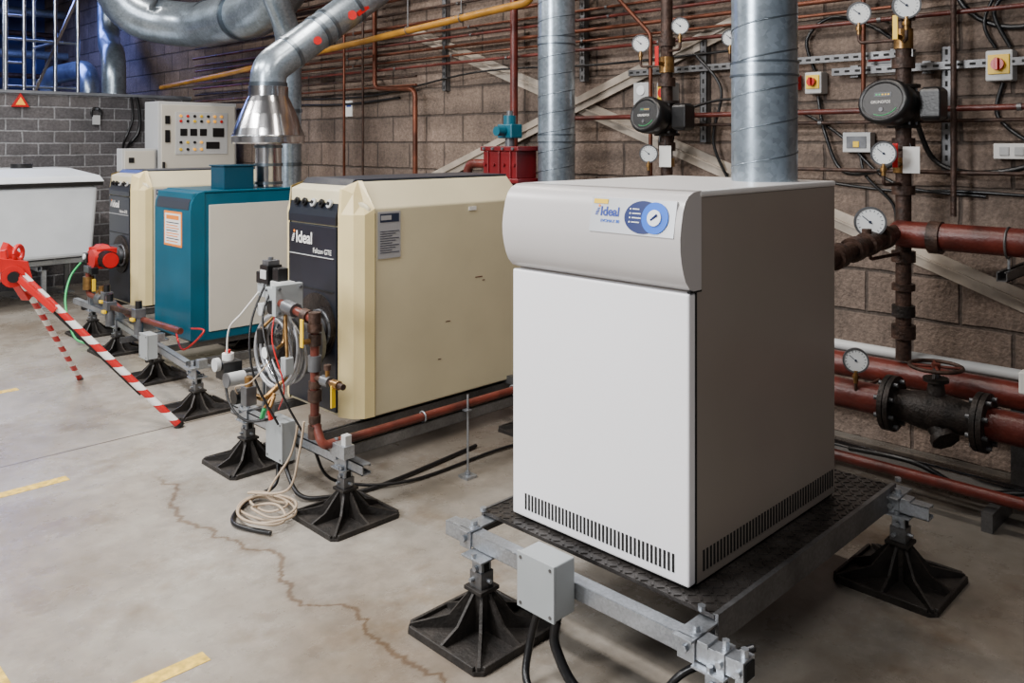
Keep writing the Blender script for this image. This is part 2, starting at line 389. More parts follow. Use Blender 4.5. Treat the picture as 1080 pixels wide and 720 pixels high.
# ------------------------------------------------------------------ support feet
def make_foot(name="support_foot"):
    r = thing(name, "black rubber ribbed foot with galvanised steel post", "support foot", (0, 0, 0), "black rubber support feet")
    g = G(); a = .170; c = .022
    oct_ = [(a, -a+c), (a, a-c), (a-c, a), (-a+c, a), (-a, a-c), (-a, -a+c), (-a+c, -a), (a-c, -a)]
    g.prism([(x, y, 0) for x, y in oct_], (0, 0, .012), M["rubber"])
    for k in range(4):
        R = Matrix.Rotation(k*math.pi/2, 3, 'Z'); g.box(R @ V((a-.006, 0, .017)), (.012, 2*a-.05, .014), M["rubber"], R)
    for k in range(8):
        R = Matrix.Rotation(k*math.pi/4, 3, 'Z'); e = a-.006 if k % 2 == 0 else a*1.30
        pr = [(.0, 0, .010), (e, 0, .010), (e, 0, .024), (.10, 0, .052), (.036, 0, .128), (.0, 0, .128)]
        g.prism([R @ V((x, -.0045, z)) for x, y, z in pr], R @ V((0, .009, 0)), M["rubber"])
    g.cyl((0, 0, .01), (0, 0, .132), .030, M["rubber"], r2=.034, n=8)
    g.done("rubber_base", r, bev=.0025)
    g = G(); g.box((0, 0, .136), (.078, .078, .012), M["rubber"]); g.box((0, 0, .165), (.052, .052, .05), M["galvd"]); g.box((0, 0, .20), (.042, .042, .07), M["galv"]); g.box((.0, -.0225, .20), (.022, .003, .04), M["dark"])
    g.bolt((-.022, 0, .20), (-1, 0, 0)); g.bolt((-.026, .01, .165), (-1, 0, 0), .007, .014); g.bolt((0, -.026, .165), (0, -1, 0), .007, .016)
    g.done("post", r, bev=.0015)
    g = G(); g.box((0, 0, .234), (.09, .09, .006), M["galv"])
    for sx in (-1, 1): g.bolt((sx*.032, 0, .237), (0, 0, 1), .009, .012)
    g.done("top_plate", r, bev=.001)
    return r
foot = make_foot(); foot.location = (1.765, 1.897, 0)
for (x, y) in [(1.79, 1.09), (2.98, 1.10), (2.98, 1.95)]: clone(foot, (x, y, 0))
for (x, y) in [(1.92, 3.67), (1.917, 2.86), (3.2, 3.0), (3.2, 3.8)]: clone(foot, (x, y, 0), scale=(.95, .95, .86))
for (x, y) in [(2.10, 4.60), (2.2, 5.41), (2.28, 6.29), (3.0, 5.2), (3.05, 5.9), (2.35, 7.0), (3.3, 6.72), (3.3, 7.25)]: clone(foot, (x, y, 0), scale=(.95, .95, .78))

# ------------------------------------------------------------------ BOILER 1
b1 = thing("boiler", "white upright gas boiler with curved grey control head", "boiler", (2.35, 1.573, .316))
y0, y1 = 1.243, 1.903
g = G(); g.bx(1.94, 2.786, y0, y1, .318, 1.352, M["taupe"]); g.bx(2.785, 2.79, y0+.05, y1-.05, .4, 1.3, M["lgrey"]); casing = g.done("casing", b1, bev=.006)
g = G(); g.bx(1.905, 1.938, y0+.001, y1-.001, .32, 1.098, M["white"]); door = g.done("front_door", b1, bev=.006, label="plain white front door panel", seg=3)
prof = [(1.962, 1.104), (1.925, 1.104), (1.905, 1.112), (1.888, 1.130), (1.876, 1.155), (1.867, 1.185), (1.862, 1.215), (1.861, 1.245), (1.866, 1.28), (1.874, 1.315), (1.886, 1.342), (1.902, 1.358), (1.925, 1.367), (1.962, 1.37)]
g = G(); g.prism([(x, y0-.001, z) for x, z in prof], (0, y1-y0+.002, 0), M["headgrey"], True)
head = g.done("control_head", b1, label="bulging rounded grey control head")
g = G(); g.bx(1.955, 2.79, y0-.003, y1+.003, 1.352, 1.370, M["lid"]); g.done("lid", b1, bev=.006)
g = G(); g.bx(1.958, 1.962, y0-.0008, y0+.01, 1.10, 1.355, M["dark"]); g.bx(1.91, 1.965, y0-.0004, y0+.01, 1.099, 1.104, M["dark"]); g.bx(1.9365, 1.9415, y0-.0006, y0+.01, .322, 1.10, M["dark"]); g.done("panel_groove", casing)
g = G(); n = 40
for i in range(n):
    y = y0+.05+(y1-y0-.11)*i/(n-1); g.box((1.9045, y, .372), (.002, .0072, .050), M["dark"])
g.done("front_vent_grille", door)
g = G(); n = 46
for i in range(n):
    x = 1.975+(2.765-1.975)*i/(n-1); g.box((x, y0-.0004, .372), (.0085, .002, .056), M["dark"])
g.done("side_vent_grille", casing)
U = V((.018, 0, .09)).normalized(); Nn = V((-U.z, 0, U.x)); P0 = V((1.8585, 0, 1.248))
def onp(y, h, out=0): return V((P0.x, y, P0.z))+U*h+Nn*out
g = G(); g.prism([onp(1.548, 0), onp(1.262, 0), onp(1.262, .098), onp(1.548, .098)], -Nn*.012, M["silver"])
fas = g.done("control_fascia", head, bev=.003, label="silver control fascia with blue dial")
R = Matrix((V((0, -1, 0)), U, Nn)).transposed()
def ell(c, a, b, k=44): return [c+R @ V((math.cos(t)*a, math.sin(t)*b, 0)) for t in [2*math.pi*i/k for i in range(k)]]
c = onp(1.325, .049, .0003)
g = G(); g.prism(ell(c+V((0, .040, 0)), .062, .045), Nn*.0022, M["navyb"]); g.done("dark_oval_panel", head)
g = G(); g.cyl(c, c+Nn*.0035, .043, M["blue"], n=44); g.done("blue_dial", head)
g = G(); g.cyl(c+Nn*.0035, c+Nn*.0075, .022, M["gauge"], n=36); g.box(c+Nn*.0085+U*.001, (.003, .005, .026), M["navyb"], Matrix.Rotation(.9, 3, 'X'))
g.done("selector_knob", head)
g = G()
for dz, l_ in [(.020, .022), (.008, .028), (-.004, .030), (-.016, .026)]:
    p = c+V((0, .060, 0))+U*dz+Nn*.0022; g.prism([p+V((0, .016, 0)), p+V((0, .016-l_, 0)), p+V((0, .016-l_, 0))+U*.0026, p+V((0, .016, 0))+U*.0026], Nn*.0008, M["gauge"])
    q = p+V((0, .023, 0))+U*.0012; g.cyl(q, q+Nn*.001, .0024, M["gauge"], n=10)
g.done("legend", head)
emblem(onp(1.527, .048, .0006), U, Nn, .030, M["inkb"], M["orange"], head)
text("Ideal", .036, M["inkb"], onp(1.514, .047, .001), (0, -1, 0), U, head, bold=.0009)
text("EVOMAX 80", .0125, M["blue"], onp(1.510, .028, .001), (0, -1, 0), U, head)
g = G(); g.prism([onp(1.540, .080, .001), onp(1.490, .080, .001), onp(1.490, .093, .001), onp(1.540, .093, .001)], Nn*.001, M["yel"]); g.done("yellow_sticker", head)

pf = thing("boiler_platform", "galvanised frame with dark checker plate deck under white boiler", "platform", (2.4, 1.55, .24))
g = G(); g.bx(1.86, 3.0, 1.14, 1.99, .300, .311, M["plate"])
nx = 44; ny = 32
for i in range(nx):
    for j in range(ny):
        x = 1.873+i*1.116/(nx-1); y = 1.152+j*.826/(ny-1)
        if 1.93 < x < 2.76 and 1.28 < y < 1.88: continue
        g.box((x, y, .3122), (.020, .0065, .003), M["plate"], Matrix.Rotation(.785 if (i+j) % 2 else -.785, 3, 'Z'))
g.done("checker_plate", pf, label="dark steel checker plate")
g = G(); g.bx(1.86, 3.02, 1.128, 1.138, .238, .315, M["galvd"]); g.bx(1.86, 3.02, 1.138, 1.17, .238, .244, M["galvd"]); g.bx(1.86, 3.02, 1.138, 1.145, .309, .3135, M["galvd"]); g.bx(1.86, 3.02, 1.99, 2.0, .24, .315, M["galvd"]); g.done("side_channel", pf, bev=.001)
g = G()
g.channel((1.79, 1.01, .262), (1.79, 2.07, .262), M["galv"], .045, o=(1, 0, 0)); g.channel((2.98, 1.0, .262), (2.98, 2.05, .262), M["galv"], .045, o=(1, 0, 0))
g.done("strut_rail", pf, bev=.001)
g = G()
for (x, y) in [(1.79, 1.16), (1.79, 1.97), (2.98, 1.12), (2.98, 1.98)]:
    g.box((x+.02, y, .290), (.13, .055, .006), M["galv"]); g.box((x-.026, y, .262), (.005, .05, .062), M["galv"])
    g.cyl((x, y-.012, .293), (x, y-.012, .298), .017, M["galv"], n=16); g.bolt((x, y-.012, .298), (0, 0, 1), .011, .014); g.bolt((x+.06, y+.01, .316), (0, 0, 1), .011, .012); g.bolt((x-.028, y, .262), (-1, 0, 0), .01, .012)
    g.box((x, y+(.045 if y > 1.5 else -.045), .285), (.05, .03, .012), M["galv"])
for y in (1.015, 1.065): g.box((1.79, y, .262), (.054, .022, .054), M["galv"]); g.bolt((1.763, y, .262), (-1, 0, 0)); g.bolt((1.79, y, .289), (0, 0, 1), .01, .02)
g.box((1.79, 1.002, .262), (.040, .004, .040), M["dark"])
g.done("rail_bracket", pf, bev=.001)

def jbox(c, s, label, m=M["grey"]):
    t = thing("junction_box", label, "junction box", (c[0], c[1], c[2]-s[2]/2))
    g = G(); g.box(c, s, m); g.done("enclosure", t, bev=.004)
    g = G(); g.box((c[0]-s[0]/2-.004, c[1], c[2]), (.008, s[1]+.004, s[2]+.004), m)
    for a in (-1, 1):
        for b in (-1, 1): g.cyl((c[0]-s[0]/2-.008, c[1]+a*(s[1]/2-.012), c[2]+b*(s[2]/2-.012)), (c[0]-s[0]/2-.010, c[1]+a*(s[1]/2-.012), c[2]+b*(s[2]/2-.012)), .005, M["galvd"], n=8)
    g.done("cover", t, bev=.002)
    g = G(); z = c[2]-s[2]/2
    for dy in (-.25, .25): g.cyl((c[0], c[1]+dy*s[1], z), (c[0], c[1]+dy*s[1], z-.02), .016, M["black"], n=10); g.cyl((c[0], c[1]+dy*s[1], z-.02), (c[0], c[1]+dy*s[1], z-.035), .012, M["black"], n=10)
    g.done("cable_gland", t); return t
jbox((1.722, 1.585, .285), (.08, .135, .15), "grey square junction box on galvanised rail")
def cable(pts, r=.008, m=None, name="cable", label="slim black electrical cable among pipework", n=8, group=None):
    g = G(); g.smoothpath(pts, r, m or M["black"], n); return g.done(name, label=label, cat="cable", group=group)
cable([(1.722, 1.55, .185), (1.71, 1.54, .12), (1.72, 1.45, .03), (1.80, 1.28, .014), (1.95, 1.28, .014)], .014, label="thick black cable from grey junction box to floor")
cable([(1.722, 1.62, .185), (1.70, 1.63, .10), (1.66, 1.60, .02), (1.62, 1.45, .013), (1.60, 1.2, .013)], .011, label="thick black cable from grey junction box to floor")
cable([(1.9, 1.05, .25), (1.80, 1.20, .16), (1.75, 1.25, .03), (1.60, 1.1, .012)], .010, label="black cable looping under platform rail")

# ------------------------------------------------------------------ ducts
def spiral_duct(name, label, base, top_z, r, pitch=.115):
    t = thing(name, label, "duct", base)
    x, y, z = base; g = G(); g.cyl((x, y, z), (x, y, top_z), r, M["duct"], n=40); g.done("duct_tube", t)
    g = G(); P = []; n = int((top_z-z)/pitch*28)
    for i in range(n):
        a = 2*math.pi*i/28; P.append(V((x+math.cos(a)*r, y+math.sin(a)*r, z+.005+pitch*i/28)))
    g.sweep(P, .0030, M["seam"], 5); g.done("spiral_seam", t)
    g = G()
    for zz in (z+.35, z+.95): g.cyl((x, y, zz), (x, y, zz+.05), r+.003, M["duct"], n=40); g.cyl((x, y, zz), (x, y, zz+.006), r+.006, M["seam"], n=40); g.cyl((x, y, zz+.044), (x, y, zz+.05), r+.006, M["seam"], n=40)
    g.done("duct_collar", t)
    return t
spiral_duct("spiral_duct", "galvanised spiral flue duct rising from white boiler top", (2.62, 1.413, 1.370), 3.99, .108)
d2 = spiral_duct("spiral_duct", "galvanised spiral flue duct rising behind cream boiler", (3.89, 3.5, 1.15), 3.99, .115)
g = G(); g.tube([(3.89, 3.5, 1.16), (3.89, 3.5, .95), (3.30, 3.5, .95)], .112, M["duct"], bend=.16, n=28); g.done("elbow", d2)

d3 = thing("flue_stack", "steel flue with flared cowl rising from teal boiler", "flue", (3.05, 5.53, 1.17))
g = G(); g.cyl((3.05, 5.53, 1.185), (3.05, 5.53, 1.56), .092, M["cone"], n=32)
for z in (1.2, 1.33, 1.46): g.cyl((3.05, 5.53, z), (3.05, 5.53, z+.02), .10, M["seam"], n=32)
g.done("lower_pipe", d3)
g = G(); g.lathe((3.05, 5.53, 0), (0, 0, 1), [(.22, 1.49), (.252, 1.49), (.256, 1.50), (.256, 1.545), (.238, 1.60), (.20, 1.70), (.16, 1.79), (.14, 1.83), (.14, 1.90)], M["cone"], 40); g.torus((3.05, 5.53, 1.545), (0, 0, 1), .258, .006, M["inox"], n=40); g.done("cowl", d3)
g = G(); g.tube([(3.05, 5.53, 1.86), (3.05, 5.53, 2.03), (4.08, 5.46, 2.80), (4.08, 5.46, 3.99)], .128, M["duct"], bend=.16, n=32, k=8); g.done("bent_duct", d3)
g = G()
dd = V((1.03, -.07, .77)).normalized(); E0 = V((3.05, 5.53, 2.03))
for p, d in [(V((3.05, 5.53, 1.90)), V((0, 0, 1))), (E0+dd*.20, dd), (E0+dd*.48, dd), (E0+dd*.58, dd), (E0+dd*.84, dd)]: g.cyl(p, p+d*.03, .134, M["seam"], n=32)
g.done("duct_collar", d3)
g = G()
for s_, sz in ((.36, .03), (.72, .035)):
    p = E0+dd*s_+V((.03, -.128, 0)); g.cyl(p+V((0, .01, 0)), p-V((.01, .012, 0)), sz, M["red"], n=16)
g.box(E0+dd*.80+V((.06, -.125, .0)), (.12, .01, .035), M["red"], Matrix.Rotation(-.64, 3, 'Y')); g.done("red_tag", d3)

d4 = thing("supply_duct", "large horizontal galvanised ventilation duct with elbow", "duct", (3.75, 7.6, 2.5))
g = G(); g.tube([(3.0, 8.75, 3.99), (3.2, 8.7, 2.78), (3.75, 8.3, 2.66), (3.85, 6.9, 2.70), (3.85, 6.2, 3.4), (3.85, 6.1, 3.99)], .225, M["duct"], bend=.40, n=36, k=8); g.done("duct_tube", d4)
g = G()
for y in (8.0, 7.4): g.cyl((3.79, y, 2.68), (3.79, y-.03, 2.68), .233, M["seam"], n=36)
g.done("duct_collar", d4)
d5 = thing("vertical_duct", "slim galvanised duct running down past wall", "duct", (3.72, 6.40, 0))
g = G(); g.tube([(3.72, 6.40, 0), (3.72, 6.40, 2.45), (3.45, 6.25, 2.8), (3.45, 6.25, 3.99)], .105, M["duct"], bend=.2, n=28); g.done("duct_tube", d5)
g = G()
for z in (1.3, 1.75, 2.2): g.cyl((3.72, 6.40, z), (3.72, 6.40, z+.03), .112, M["seam"], n=28)
g.done("duct_collar", d5)
g = G(); g.tube([(3.95, 11.2, 3.69), (3.95, 11.2, 2.75), (3.62, 10.1, 2.5), (3.62, 10.1, 0)], .13, M["duct"], bend=.3, n=28); g.done("branch_duct", label="bent galvanised duct beyond partition wall", cat="duct")
g = G(); g.tube([(3.85, 13.2, 0), (3.85, 13.2, 2.45), (3.85, 11.6, 2.45), (3.85, 11.6, 0)], .13, M["duct"], bend=.3, n=24); g.done("branch_duct", label="pale round duct beyond partition wall", cat="duct")

# ------------------------------------------------------------------ BOILER 2 (cream) and copy
b2 = thing("cream_boiler", "old cream boiler with chamfered shell and near-black front panel", "boiler", (2.75, 3.545, .20), "cream boilers")
ya, yb, yc, yd = 3.22, 3.33, 3.76, 3.87; z0 = .225
pts = []
for z in (z0,): pts += [(2.20, yb, z), (2.285, ya, z), (3.30, ya, z), (3.30, yd, z), (2.285, yd, z), (2.20, yc, z)]
pts += [(2.285, ya, 1.19), (3.30, ya, 1.19), (3.30, yd, 1.19), (2.285, yd, 1.19), (2.20, yb, 1.275), (2.20, yc, 1.275), (2.30, yb+.01, 1.312), (3.30, yb+.01, 1.312), (3.30, yc-.01, 1.312), (2.30, yc-.01, 1.312)]
g = G(); g.hull(pts, M["cream"]); shell = g.done("shell", b2, bev=.006, seg=2)
# angular yellow-cream corner bezel: front face, corner chamfer, upper chamfer
def wing(sg_):
    yo, yi = (ya-.006, yb) if sg_ < 0 else (yd+.006, yc)
    g = G()
    lowP = [(2.190, yi, .228), (2.194, yi+sg_*.018, .228), (2.222, yo-sg_*.038, .228), (2.262, yo-sg_*.006, .228), (2.315, yo, .228)]
    midP = [(x, y, 1.165) for x, y, z in lowP]
    topP = [(2.200, yi, 1.285), (2.204, yi+sg_*.012, 1.282), (2.24, yi+sg_*.05, 1.262), (2.28, yi+sg_*.075, 1.225), (2.315, yo-sg_*.002, 1.192)]
    inn = [(x+.02 if i < 3 else x, y-sg_*.012, z) for i, (x, y, z) in enumerate(lowP)]
    n = 5; vs = lowP+midP+topP
    fs = [(i, i+1, n+i+1, n+i) for i in range(4)]+[(n+i, n+i+1, 2*n+i+1, 2*n+i) for i in range(4)]
    g.add(vs, fs, M["cream2"], False)
    back = [(2.235, yi, .228), (2.315, yo-sg_*.03, .228)]; bt = [(2.30, yi-sg_*.0, 1.318), (2.315, yo-sg_*.10, 1.318)]
    g.add([topP[0], topP[1], topP[2], topP[3], topP[4], bt[1], bt[0]], [(0, 1, 2, 3, 4, 5, 6)], M["cream2"])
    g.add([lowP[0], lowP[1], lowP[2], lowP[3], lowP[4], back[1], back[0]], [(0, 1, 2, 3, 4, 5, 6)], M["cream2"])
    g.done("corner_bezel", b2, label="wide yellow-cream corner bezel")
wing(-1); wing(1)
g = G(); g.bx(2.285, 3.302, ya+.05, yd-.05, .202, .226, M["navy2"]); g.done("base_plate", b2, bev=.002)
g = G(); g.bx(2.30, 3.305, yb+.02, yc-.02, 1.311, 1.324, M["navy2"]); g.done("lid_plate", b2, bev=.002)
g = G(); g.box((2.318, ya-.001, .70), (.004, .004, .94), M["dark"]); g.done("panel_seam", b2)
g = G(); g.bx(2.182, 2.202, yb+.005, yc-.005, .245, 1.105, M["navy"]); fp = g.done("front_panel", b2, bev=.004, label="near-black front panel")
g = G(); g.prism([(2.180, yb+.005, 1.112), (2.180, yb+.005, 1.150), (2.215, yb+.005, 1.262), (2.29, yb+.005, 1.325), (2.31, yb+.005, 1.112)], (0, yc-yb-.01, 0), M["navy"]); fs = g.done("dial_fascia", b2, bev=.004)
g = G()
for i, (yy, mm) in enumerate([(3.40, M["lgrey"]), (3.47, M["black"]), (3.54, M["lgrey"]), (3.62, M["black"]), (3.69, M["black"])]):
    p = V((2.194, yy, 1.21)); nn = V((-.95, 0, .30)); g.cyl(p, p+nn*.010, .02, mm, n=20); g.cyl(p+nn*.010, p+nn*.018, .009, M["black"], n=12)
g.done("control_dial", fs)
g = G(); g.bx(2.176, 2.184, yb+.02, yc-.02, .80, .803, M["dark"]); g.bx(2.176, 2.184, yb+.02, yc-.02, .955, .958, M["lgrey"])
g.done("panel_groove", fp)
emblem((2.1815, 3.715, 1.015), (0, 0, 1), (-1, 0, 0), .058, M["paper"], M["orange"], fp)
text("Ideal", .080, M["paper"], (2.1805, 3.685, 1.012), (0, -1, 0), (0, 0, 1), fp, bold=.0014)
text("Falcon GTE", .034, M["paper"], (2.1805, 3.53, .972), (0, -1, 0), (0, 0, 1), fp)
g = G(); c = V((2.182, 3.43, .63)); X_ = V((-1, 0, 0))
g.cyl(c+V((0, .06, 0)), c+V((0, .06, 0))+X_*.012, .155, M["dirty"], n=36)
g.cyl(c, c+X_*.025, .095, M["dirty"], n=36); g.torus(c+X_*.025, X_, .082, .008, M["dgrey"]); g.cyl(c+X_*.02, c+X_*.05, .05, M["dgrey"], n=30)
for k in range(8): a = k*math.pi/4+.3; g.bolt(c+V((-.02, math.cos(a)*.085, math.sin(a)*.085)), X_, .008, .014, M["dgrey"])
g.done("burner_door", b2, label="round black bolted burner door")
g = G(); g.bx(2.335, 2.465, ya-.004, ya, .955, 1.175, M["lgpaper"]); dp = g.done("data_plate", b2, label="grey printed data plate")
g = G()
for i in range(10): g.bx(2.345, 2.455-.02*(i % 3), ya-.0052, ya-.003, 1.080-.011*i, 1.083-.011*i, M["ink"])
g.bx(2.345, 2.455, ya-.0052, ya-.003, 1.125, 1.165, M["ink"]); g.bx(2.35, 2.41, ya-.0060, ya-.0042, 1.135, 1.157, M["lgpaper"]); g.done("printing", dp)
clone(b2, (2.75+.36, 3.545+3.44, .20), scale=(1, 1, .96), label="old cream boiler with dark front panel beside teal boiler")
g = G(); g.box((2.93, ya-.003, 1.16), (.05, .003, .02), M["paper"]); g.done("small_sticker", b2)
g = G(); [g.bx(x, x+l, ya-.0012, ya+.001, z, z+.004, M["brownpipe"]) for x, l, z in ((2.75, .03, .60), (2.95, .05, .80), (2.70, .02, .42), (3.0, .018, .78))]; g.done("scratch", b2)

fr = thing("boiler_stand", "galvanised strut base frame under cream boiler", "stand", (2.6, 3.4, .18))
g = G(); g.channel((1.92, 2.72, .226), (1.92, 3.80, .226), M["galv"], o=(1, 0, 0)); g.done("front_rail", fr)
g = G()
for y in (3.27, 3.80): g.channel((1.94, y, .183), (3.32, y, .183), M["galvd"], .036, o=(0, 0, 1), slots=False)
g.done("side_rail", fr)
g = G(); g.channel((1.88, 2.845, .272), (3.55, 2.845, .272), M["galvd"], .041, o=(0, 0, 1)); g.channel((3.2, 2.82, .226), (3.2, 3.85, .226), M["galvd"], o=(1, 0, 0)); g.done("pipe_rail", fr)
g = G()
for y in (2.86, 3.67): g.box((1.893, y, .225), (.006, .08, .07), M["galv"]); g.bolt((1.889, y+.02, .24), (-1, 0, 0)); g.bolt((1.889, y-.02, .21), (-1, 0, 0)); g.box((1.92, y, .254), (.08, .05, .006), M["galv"]); g.bolt((1.92, y, .257), (0, 0, 1), .010, .02); g.bolt((1.90, y+.03, .254), (0, 0, 1), .010, .03)
g.done("rail_bracket", fr, bev=.001)
g = G(); g.cyl((2.53, 2.81, .012), (2.53, 2.81, .37), .005, M["galv"], n=8); g.box((2.53, 2.81, .006), (.06, .06, .012), M["galv"]); g.cyl((2.53, 2.81, .012), (2.53, 2.81, .03), .012, M["galv"], n=6); g.box((2.53, 2.825, .30), (.03, .05, .006), M["galv"])
g.done("threaded_rod_stand", label="thin threaded rod stand holding rail above floor", cat="pipe support")

gp = thing("gas_pipe", "red oxide gas pipe on galvanised rail feeding burner", "pipe", (2.6, 2.87, .30))
g = G(); g.tube([(3.62, 2.845, .316), (1.80, 2.845, .316), (1.80, 2.90, .40), (1.80, 2.90, .80), (1.80, 3.16, .83)], .0175, M["brownpipe"], bend=.03, n=16); g.done("pipe_run", gp)
g = G()
for x in (2.3, 2.85, 3.3): g.torus((x, 2.845, .316), (1, 0, 0), .022, .004, M["galv"], n=20, k=6)
g.done("pipe_clip", gp)
g = G()
for z, h, r in [(.335, .05, .027), (.395, .03, .024), (.48, .045, .028), (.535, .025, .025), (.60, .06, .027), (.70, .045, .026), (.755, .03, .030), (.785, .045, .025)]: g.cyl((1.80, 2.90, z), (1.80, 2.90, z+h), r, M["dgrey"] if z == .60 else M["rust"], n=10 if z in (.48, .755) else 16)
g.cyl((1.80, 2.94, .806), (1.80, 2.98, .81), .026, M["rust"], n=14); g.cyl((1.80, 3.04, .817), (1.80, 3.12, .824), .030, M["dgrey"], n=8)
g.done("pipe_fitting", gp)
g = G(); g.cyl((1.78, 2.90, .72), (1.745, 2.90, .72), .011, M["brass"], n=12); g.box((1.742, 2.90, .755), (.006, .022, .11), M["yel"]); g.done("yellow_lever", gp, bev=.002)
g = G(); g.tube([(1.80, 2.90, .575), (1.80, 2.70, .575)], .012, M["rust"], n=10); g.cyl((1.80, 2.84, .575), (1.80, 2.79, .575), .022, M["dgrey"], n=8); g.cyl((1.80, 2.77, .575), (1.80, 2.73, .575), .018, M["brass"], n=8); g.cyl((1.80, 2.81, .575), (1.80, 2.81, .62), .009, M["brass"], n=8); g.cyl((1.80, 2.81, .62), (1.80, 2.81, .64), .014, M["rust"], n=10); g.done("side_tap", gp)
g = G(); g.box((1.79, 2.755, .53), (.02, .008, .085), M["yel"]); g.done("yellow_lever", gp, bev=.002)

bn = thing("gas_burner", "steel forced draught gas burner with valve train on boiler front", "burner", (1.98, 3.45, .25))
c = V((2.14, 3.46, .575))
g = G(); g.lathe(c, (-1, 0, 0), [(.0, 0), (.10, 0), (.135, .015), (.145, .04), (.145, .06), (.149, .065), (.149, .08), (.145, .085), (.145, .11), (.135, .13), (.115, .135), (.11, .12), (.0, .12)], M["dgrey"], 44); g.cyl(c+V((.04, 0, 0)), c, .07, M["dgrey"], n=24)
g.done("blower_drum", bn, label="cast grey blower drum")
g = G(); q = c+V((-.125, 0, 0)); g.lathe(q, (-1, 0, 0), [(.105, -.01), (.095, .02), (.07, .035), (.055, .085), (.045, .09), (0, .09)], M["dirty"], 30)
for k in range(12): a = k*math.pi/6; g.bar(q+V((-.004, math.cos(a)*.05, math.sin(a)*.05)), q+V((-.008, math.cos(a)*.12, math.sin(a)*.12)), .008, .008, M["inox"], up=(1, 0, 0))
g.done("fan_motor", bn)
g = G()
for i in range(9):
    tx = random.uniform(-.14, .14); ty = random.uniform(-.14, .14)
    g.torus((1.895+.012*(i % 4), 3.36+random.uniform(-.012, .012), .585+random.uniform(-.012, .012)), (1, tx, ty), .125+.010*(i % 5)+random.uniform(-.006, .006), .0065, M["hose"] if i % 3 else M["inox"], n=44, k=8)
g.smoothpath([(1.90, 3.26, .70), (1.88, 3.26, .76), (1.87, 3.28, .80)], .0065, M["hose"], 8); g.smoothpath([(1.90, 3.36, .43), (1.92, 3.46, .40), (1.99, 3.46, .46)], .0065, M["hose"], 8)
g.done("flexible_hose_coil", bn, label="silver-grey flexible hose coil")
g = G(); g.box((1.93, 3.36, .80), (.10, .13, .075), M["dgrey"]); g.box((1.86, 3.25, .835), (.10, .12, .09), M["grey"]); g.box((1.86, 3.25, .89), (.07, .09, .03), M["lgrey"]); g.box((1.88, 3.40, .85), (.075, .08, .06), M["grey"]); g.cyl((1.95, 3.42, .70), (1.95, 3.42, .78), .045, M["dgrey"], n=20); g.box((1.84, 3.175, .840), (.13, .03, .13), M["grey"]); g.cyl((1.93, 3.32, .73), (1.93, 3.32, .77), .035, M["lgrey"], n=18); g.cyl((1.83, 3.34, .78), (1.80, 3.34, .78), .028, M["lgrey"], n=16); g.cyl((1.81, 3.25, .80), (1.80, 3.25, .80), .03, M["black"], n=16)
for a in (-1, 1):
    for b_ in (-1, 1): g.bolt((1.81, 3.25+a*.045, .838+b_*.03), (-1, 0, 0), .006, .008, M["dgrey"]); g.bolt((1.84+a*.05, 3.16, .840+b_*.05), (0, -1, 0), .007, .010, M["dgrey"])
g.done("valve_block", bn, bev=.004, label="cast grey gas valve block")
g = G(); g.box((1.865, 3.36, .925), (.07, .07, .08), M["black"]); g.box((1.865, 3.36, .975), (.055, .055, .02), M["dgrey"]); g.box((1.865, 3.42, .905), (.06, .035, .05), M["black"]); g.box((1.86, 3.27, .93), (.05, .05, .06), M["black"]); g.bolt((1.865, 3.36, .985), (0, 0, 1), .012, .012, M["dgrey"]); g.box((1.828, 3.36, .925), (.004, .05, .04), M["lgrey"]); g.done("solenoid", bn, bev=.004)
g = G(); g.box((1.80, 3.62, .47), (.09, .08, .08), M["black"]); g.cyl((1.75, 3.62, .50), (1.73, 3.62, .50), .03, M["lgrey"], n=16); g.cyl((1.80, 3.63, .51), (1.80, 3.63, .54), .026, M["paper"], n=16); g.cyl((1.80, 3.63, .54), (1.80, 3.63, .555), .012, M["red"], n=16); g.cyl((1.74, 3.52, .45), (1.82, 3.52, .45), .030, M["lgrey"], n=18); g.cyl((1.735, 3.52, .45), (1.74, 3.52, .45), .033, M["dgrey"], n=18); g.cyl((1.72, 3.42, .40), (1.80, 3.42, .40), .032, M["black"], n=16); g.box((1.75, 3.34, .42), (.05, .05, .08), M["dgrey"]); g.cyl((1.75, 3.34, .46), (1.75, 3.34, .50), .018, M["brass"], n=10); g.tube([(1.83, 3.62, .45), (1.96, 3.6, .45), (1.98, 3.55, .5)], .012, M["dgrey"]); g.tube([(1.80, 3.42, .40), (1.80, 3.30, .40), (1.95, 3.30, .5)], .012, M["brass"]); g.tube([(1.80, 3.52, .45), (1.92, 3.48, .46)], .014, M["dgrey"]); g.cyl((1.80, 3.22, .62), (1.76, 3.22, .62), .028, M["dgrey"], n=20); g.cyl((1.76, 3.22, .62), (1.757, 3.22, .62), .024, M["gauge"], n=20); g.tube([(1.80, 3.22, .62), (1.86, 3.24, .64), (1.88, 3.26, .79)], .008, M["brass"]); g.box((1.80, 3.11, .58), (.04, .04, .07), M["grey"]); g.tube([(1.80, 3.11, .61), (1.82, 3.16, .78)], .007, M["brass"]); g.cyl((1.80, 3.32, .64), (1.80, 3.32, .70), .022, M["black"], n=14); g.cyl((1.80, 3.32, .70), (1.86, 3.30, .76), .008, M["brass"], n=8)
g.done("pressure_switch", bn, bev=.003)
g = G(); g.box((1.79, 3.29, .345), (.018, .014, .05), M["green"], Matrix.Rotation(.5, 3, 'X')); g.tube([(1.79, 3.28, .37), (1.84, 3.28, .42)], .008, M["brass"]); g.done("green_handle", bn, bev=.003)
g = G(); g.box((1.79, 3.23, .35), (.018, .014, .04), M["red"], Matrix.Rotation(-.4, 3, 'X')); g.tube([(1.79, 3.24, .37), (1.83, 3.27, .41)], .008, M["brass"]); g.done("red_handle", bn, bev=.003)
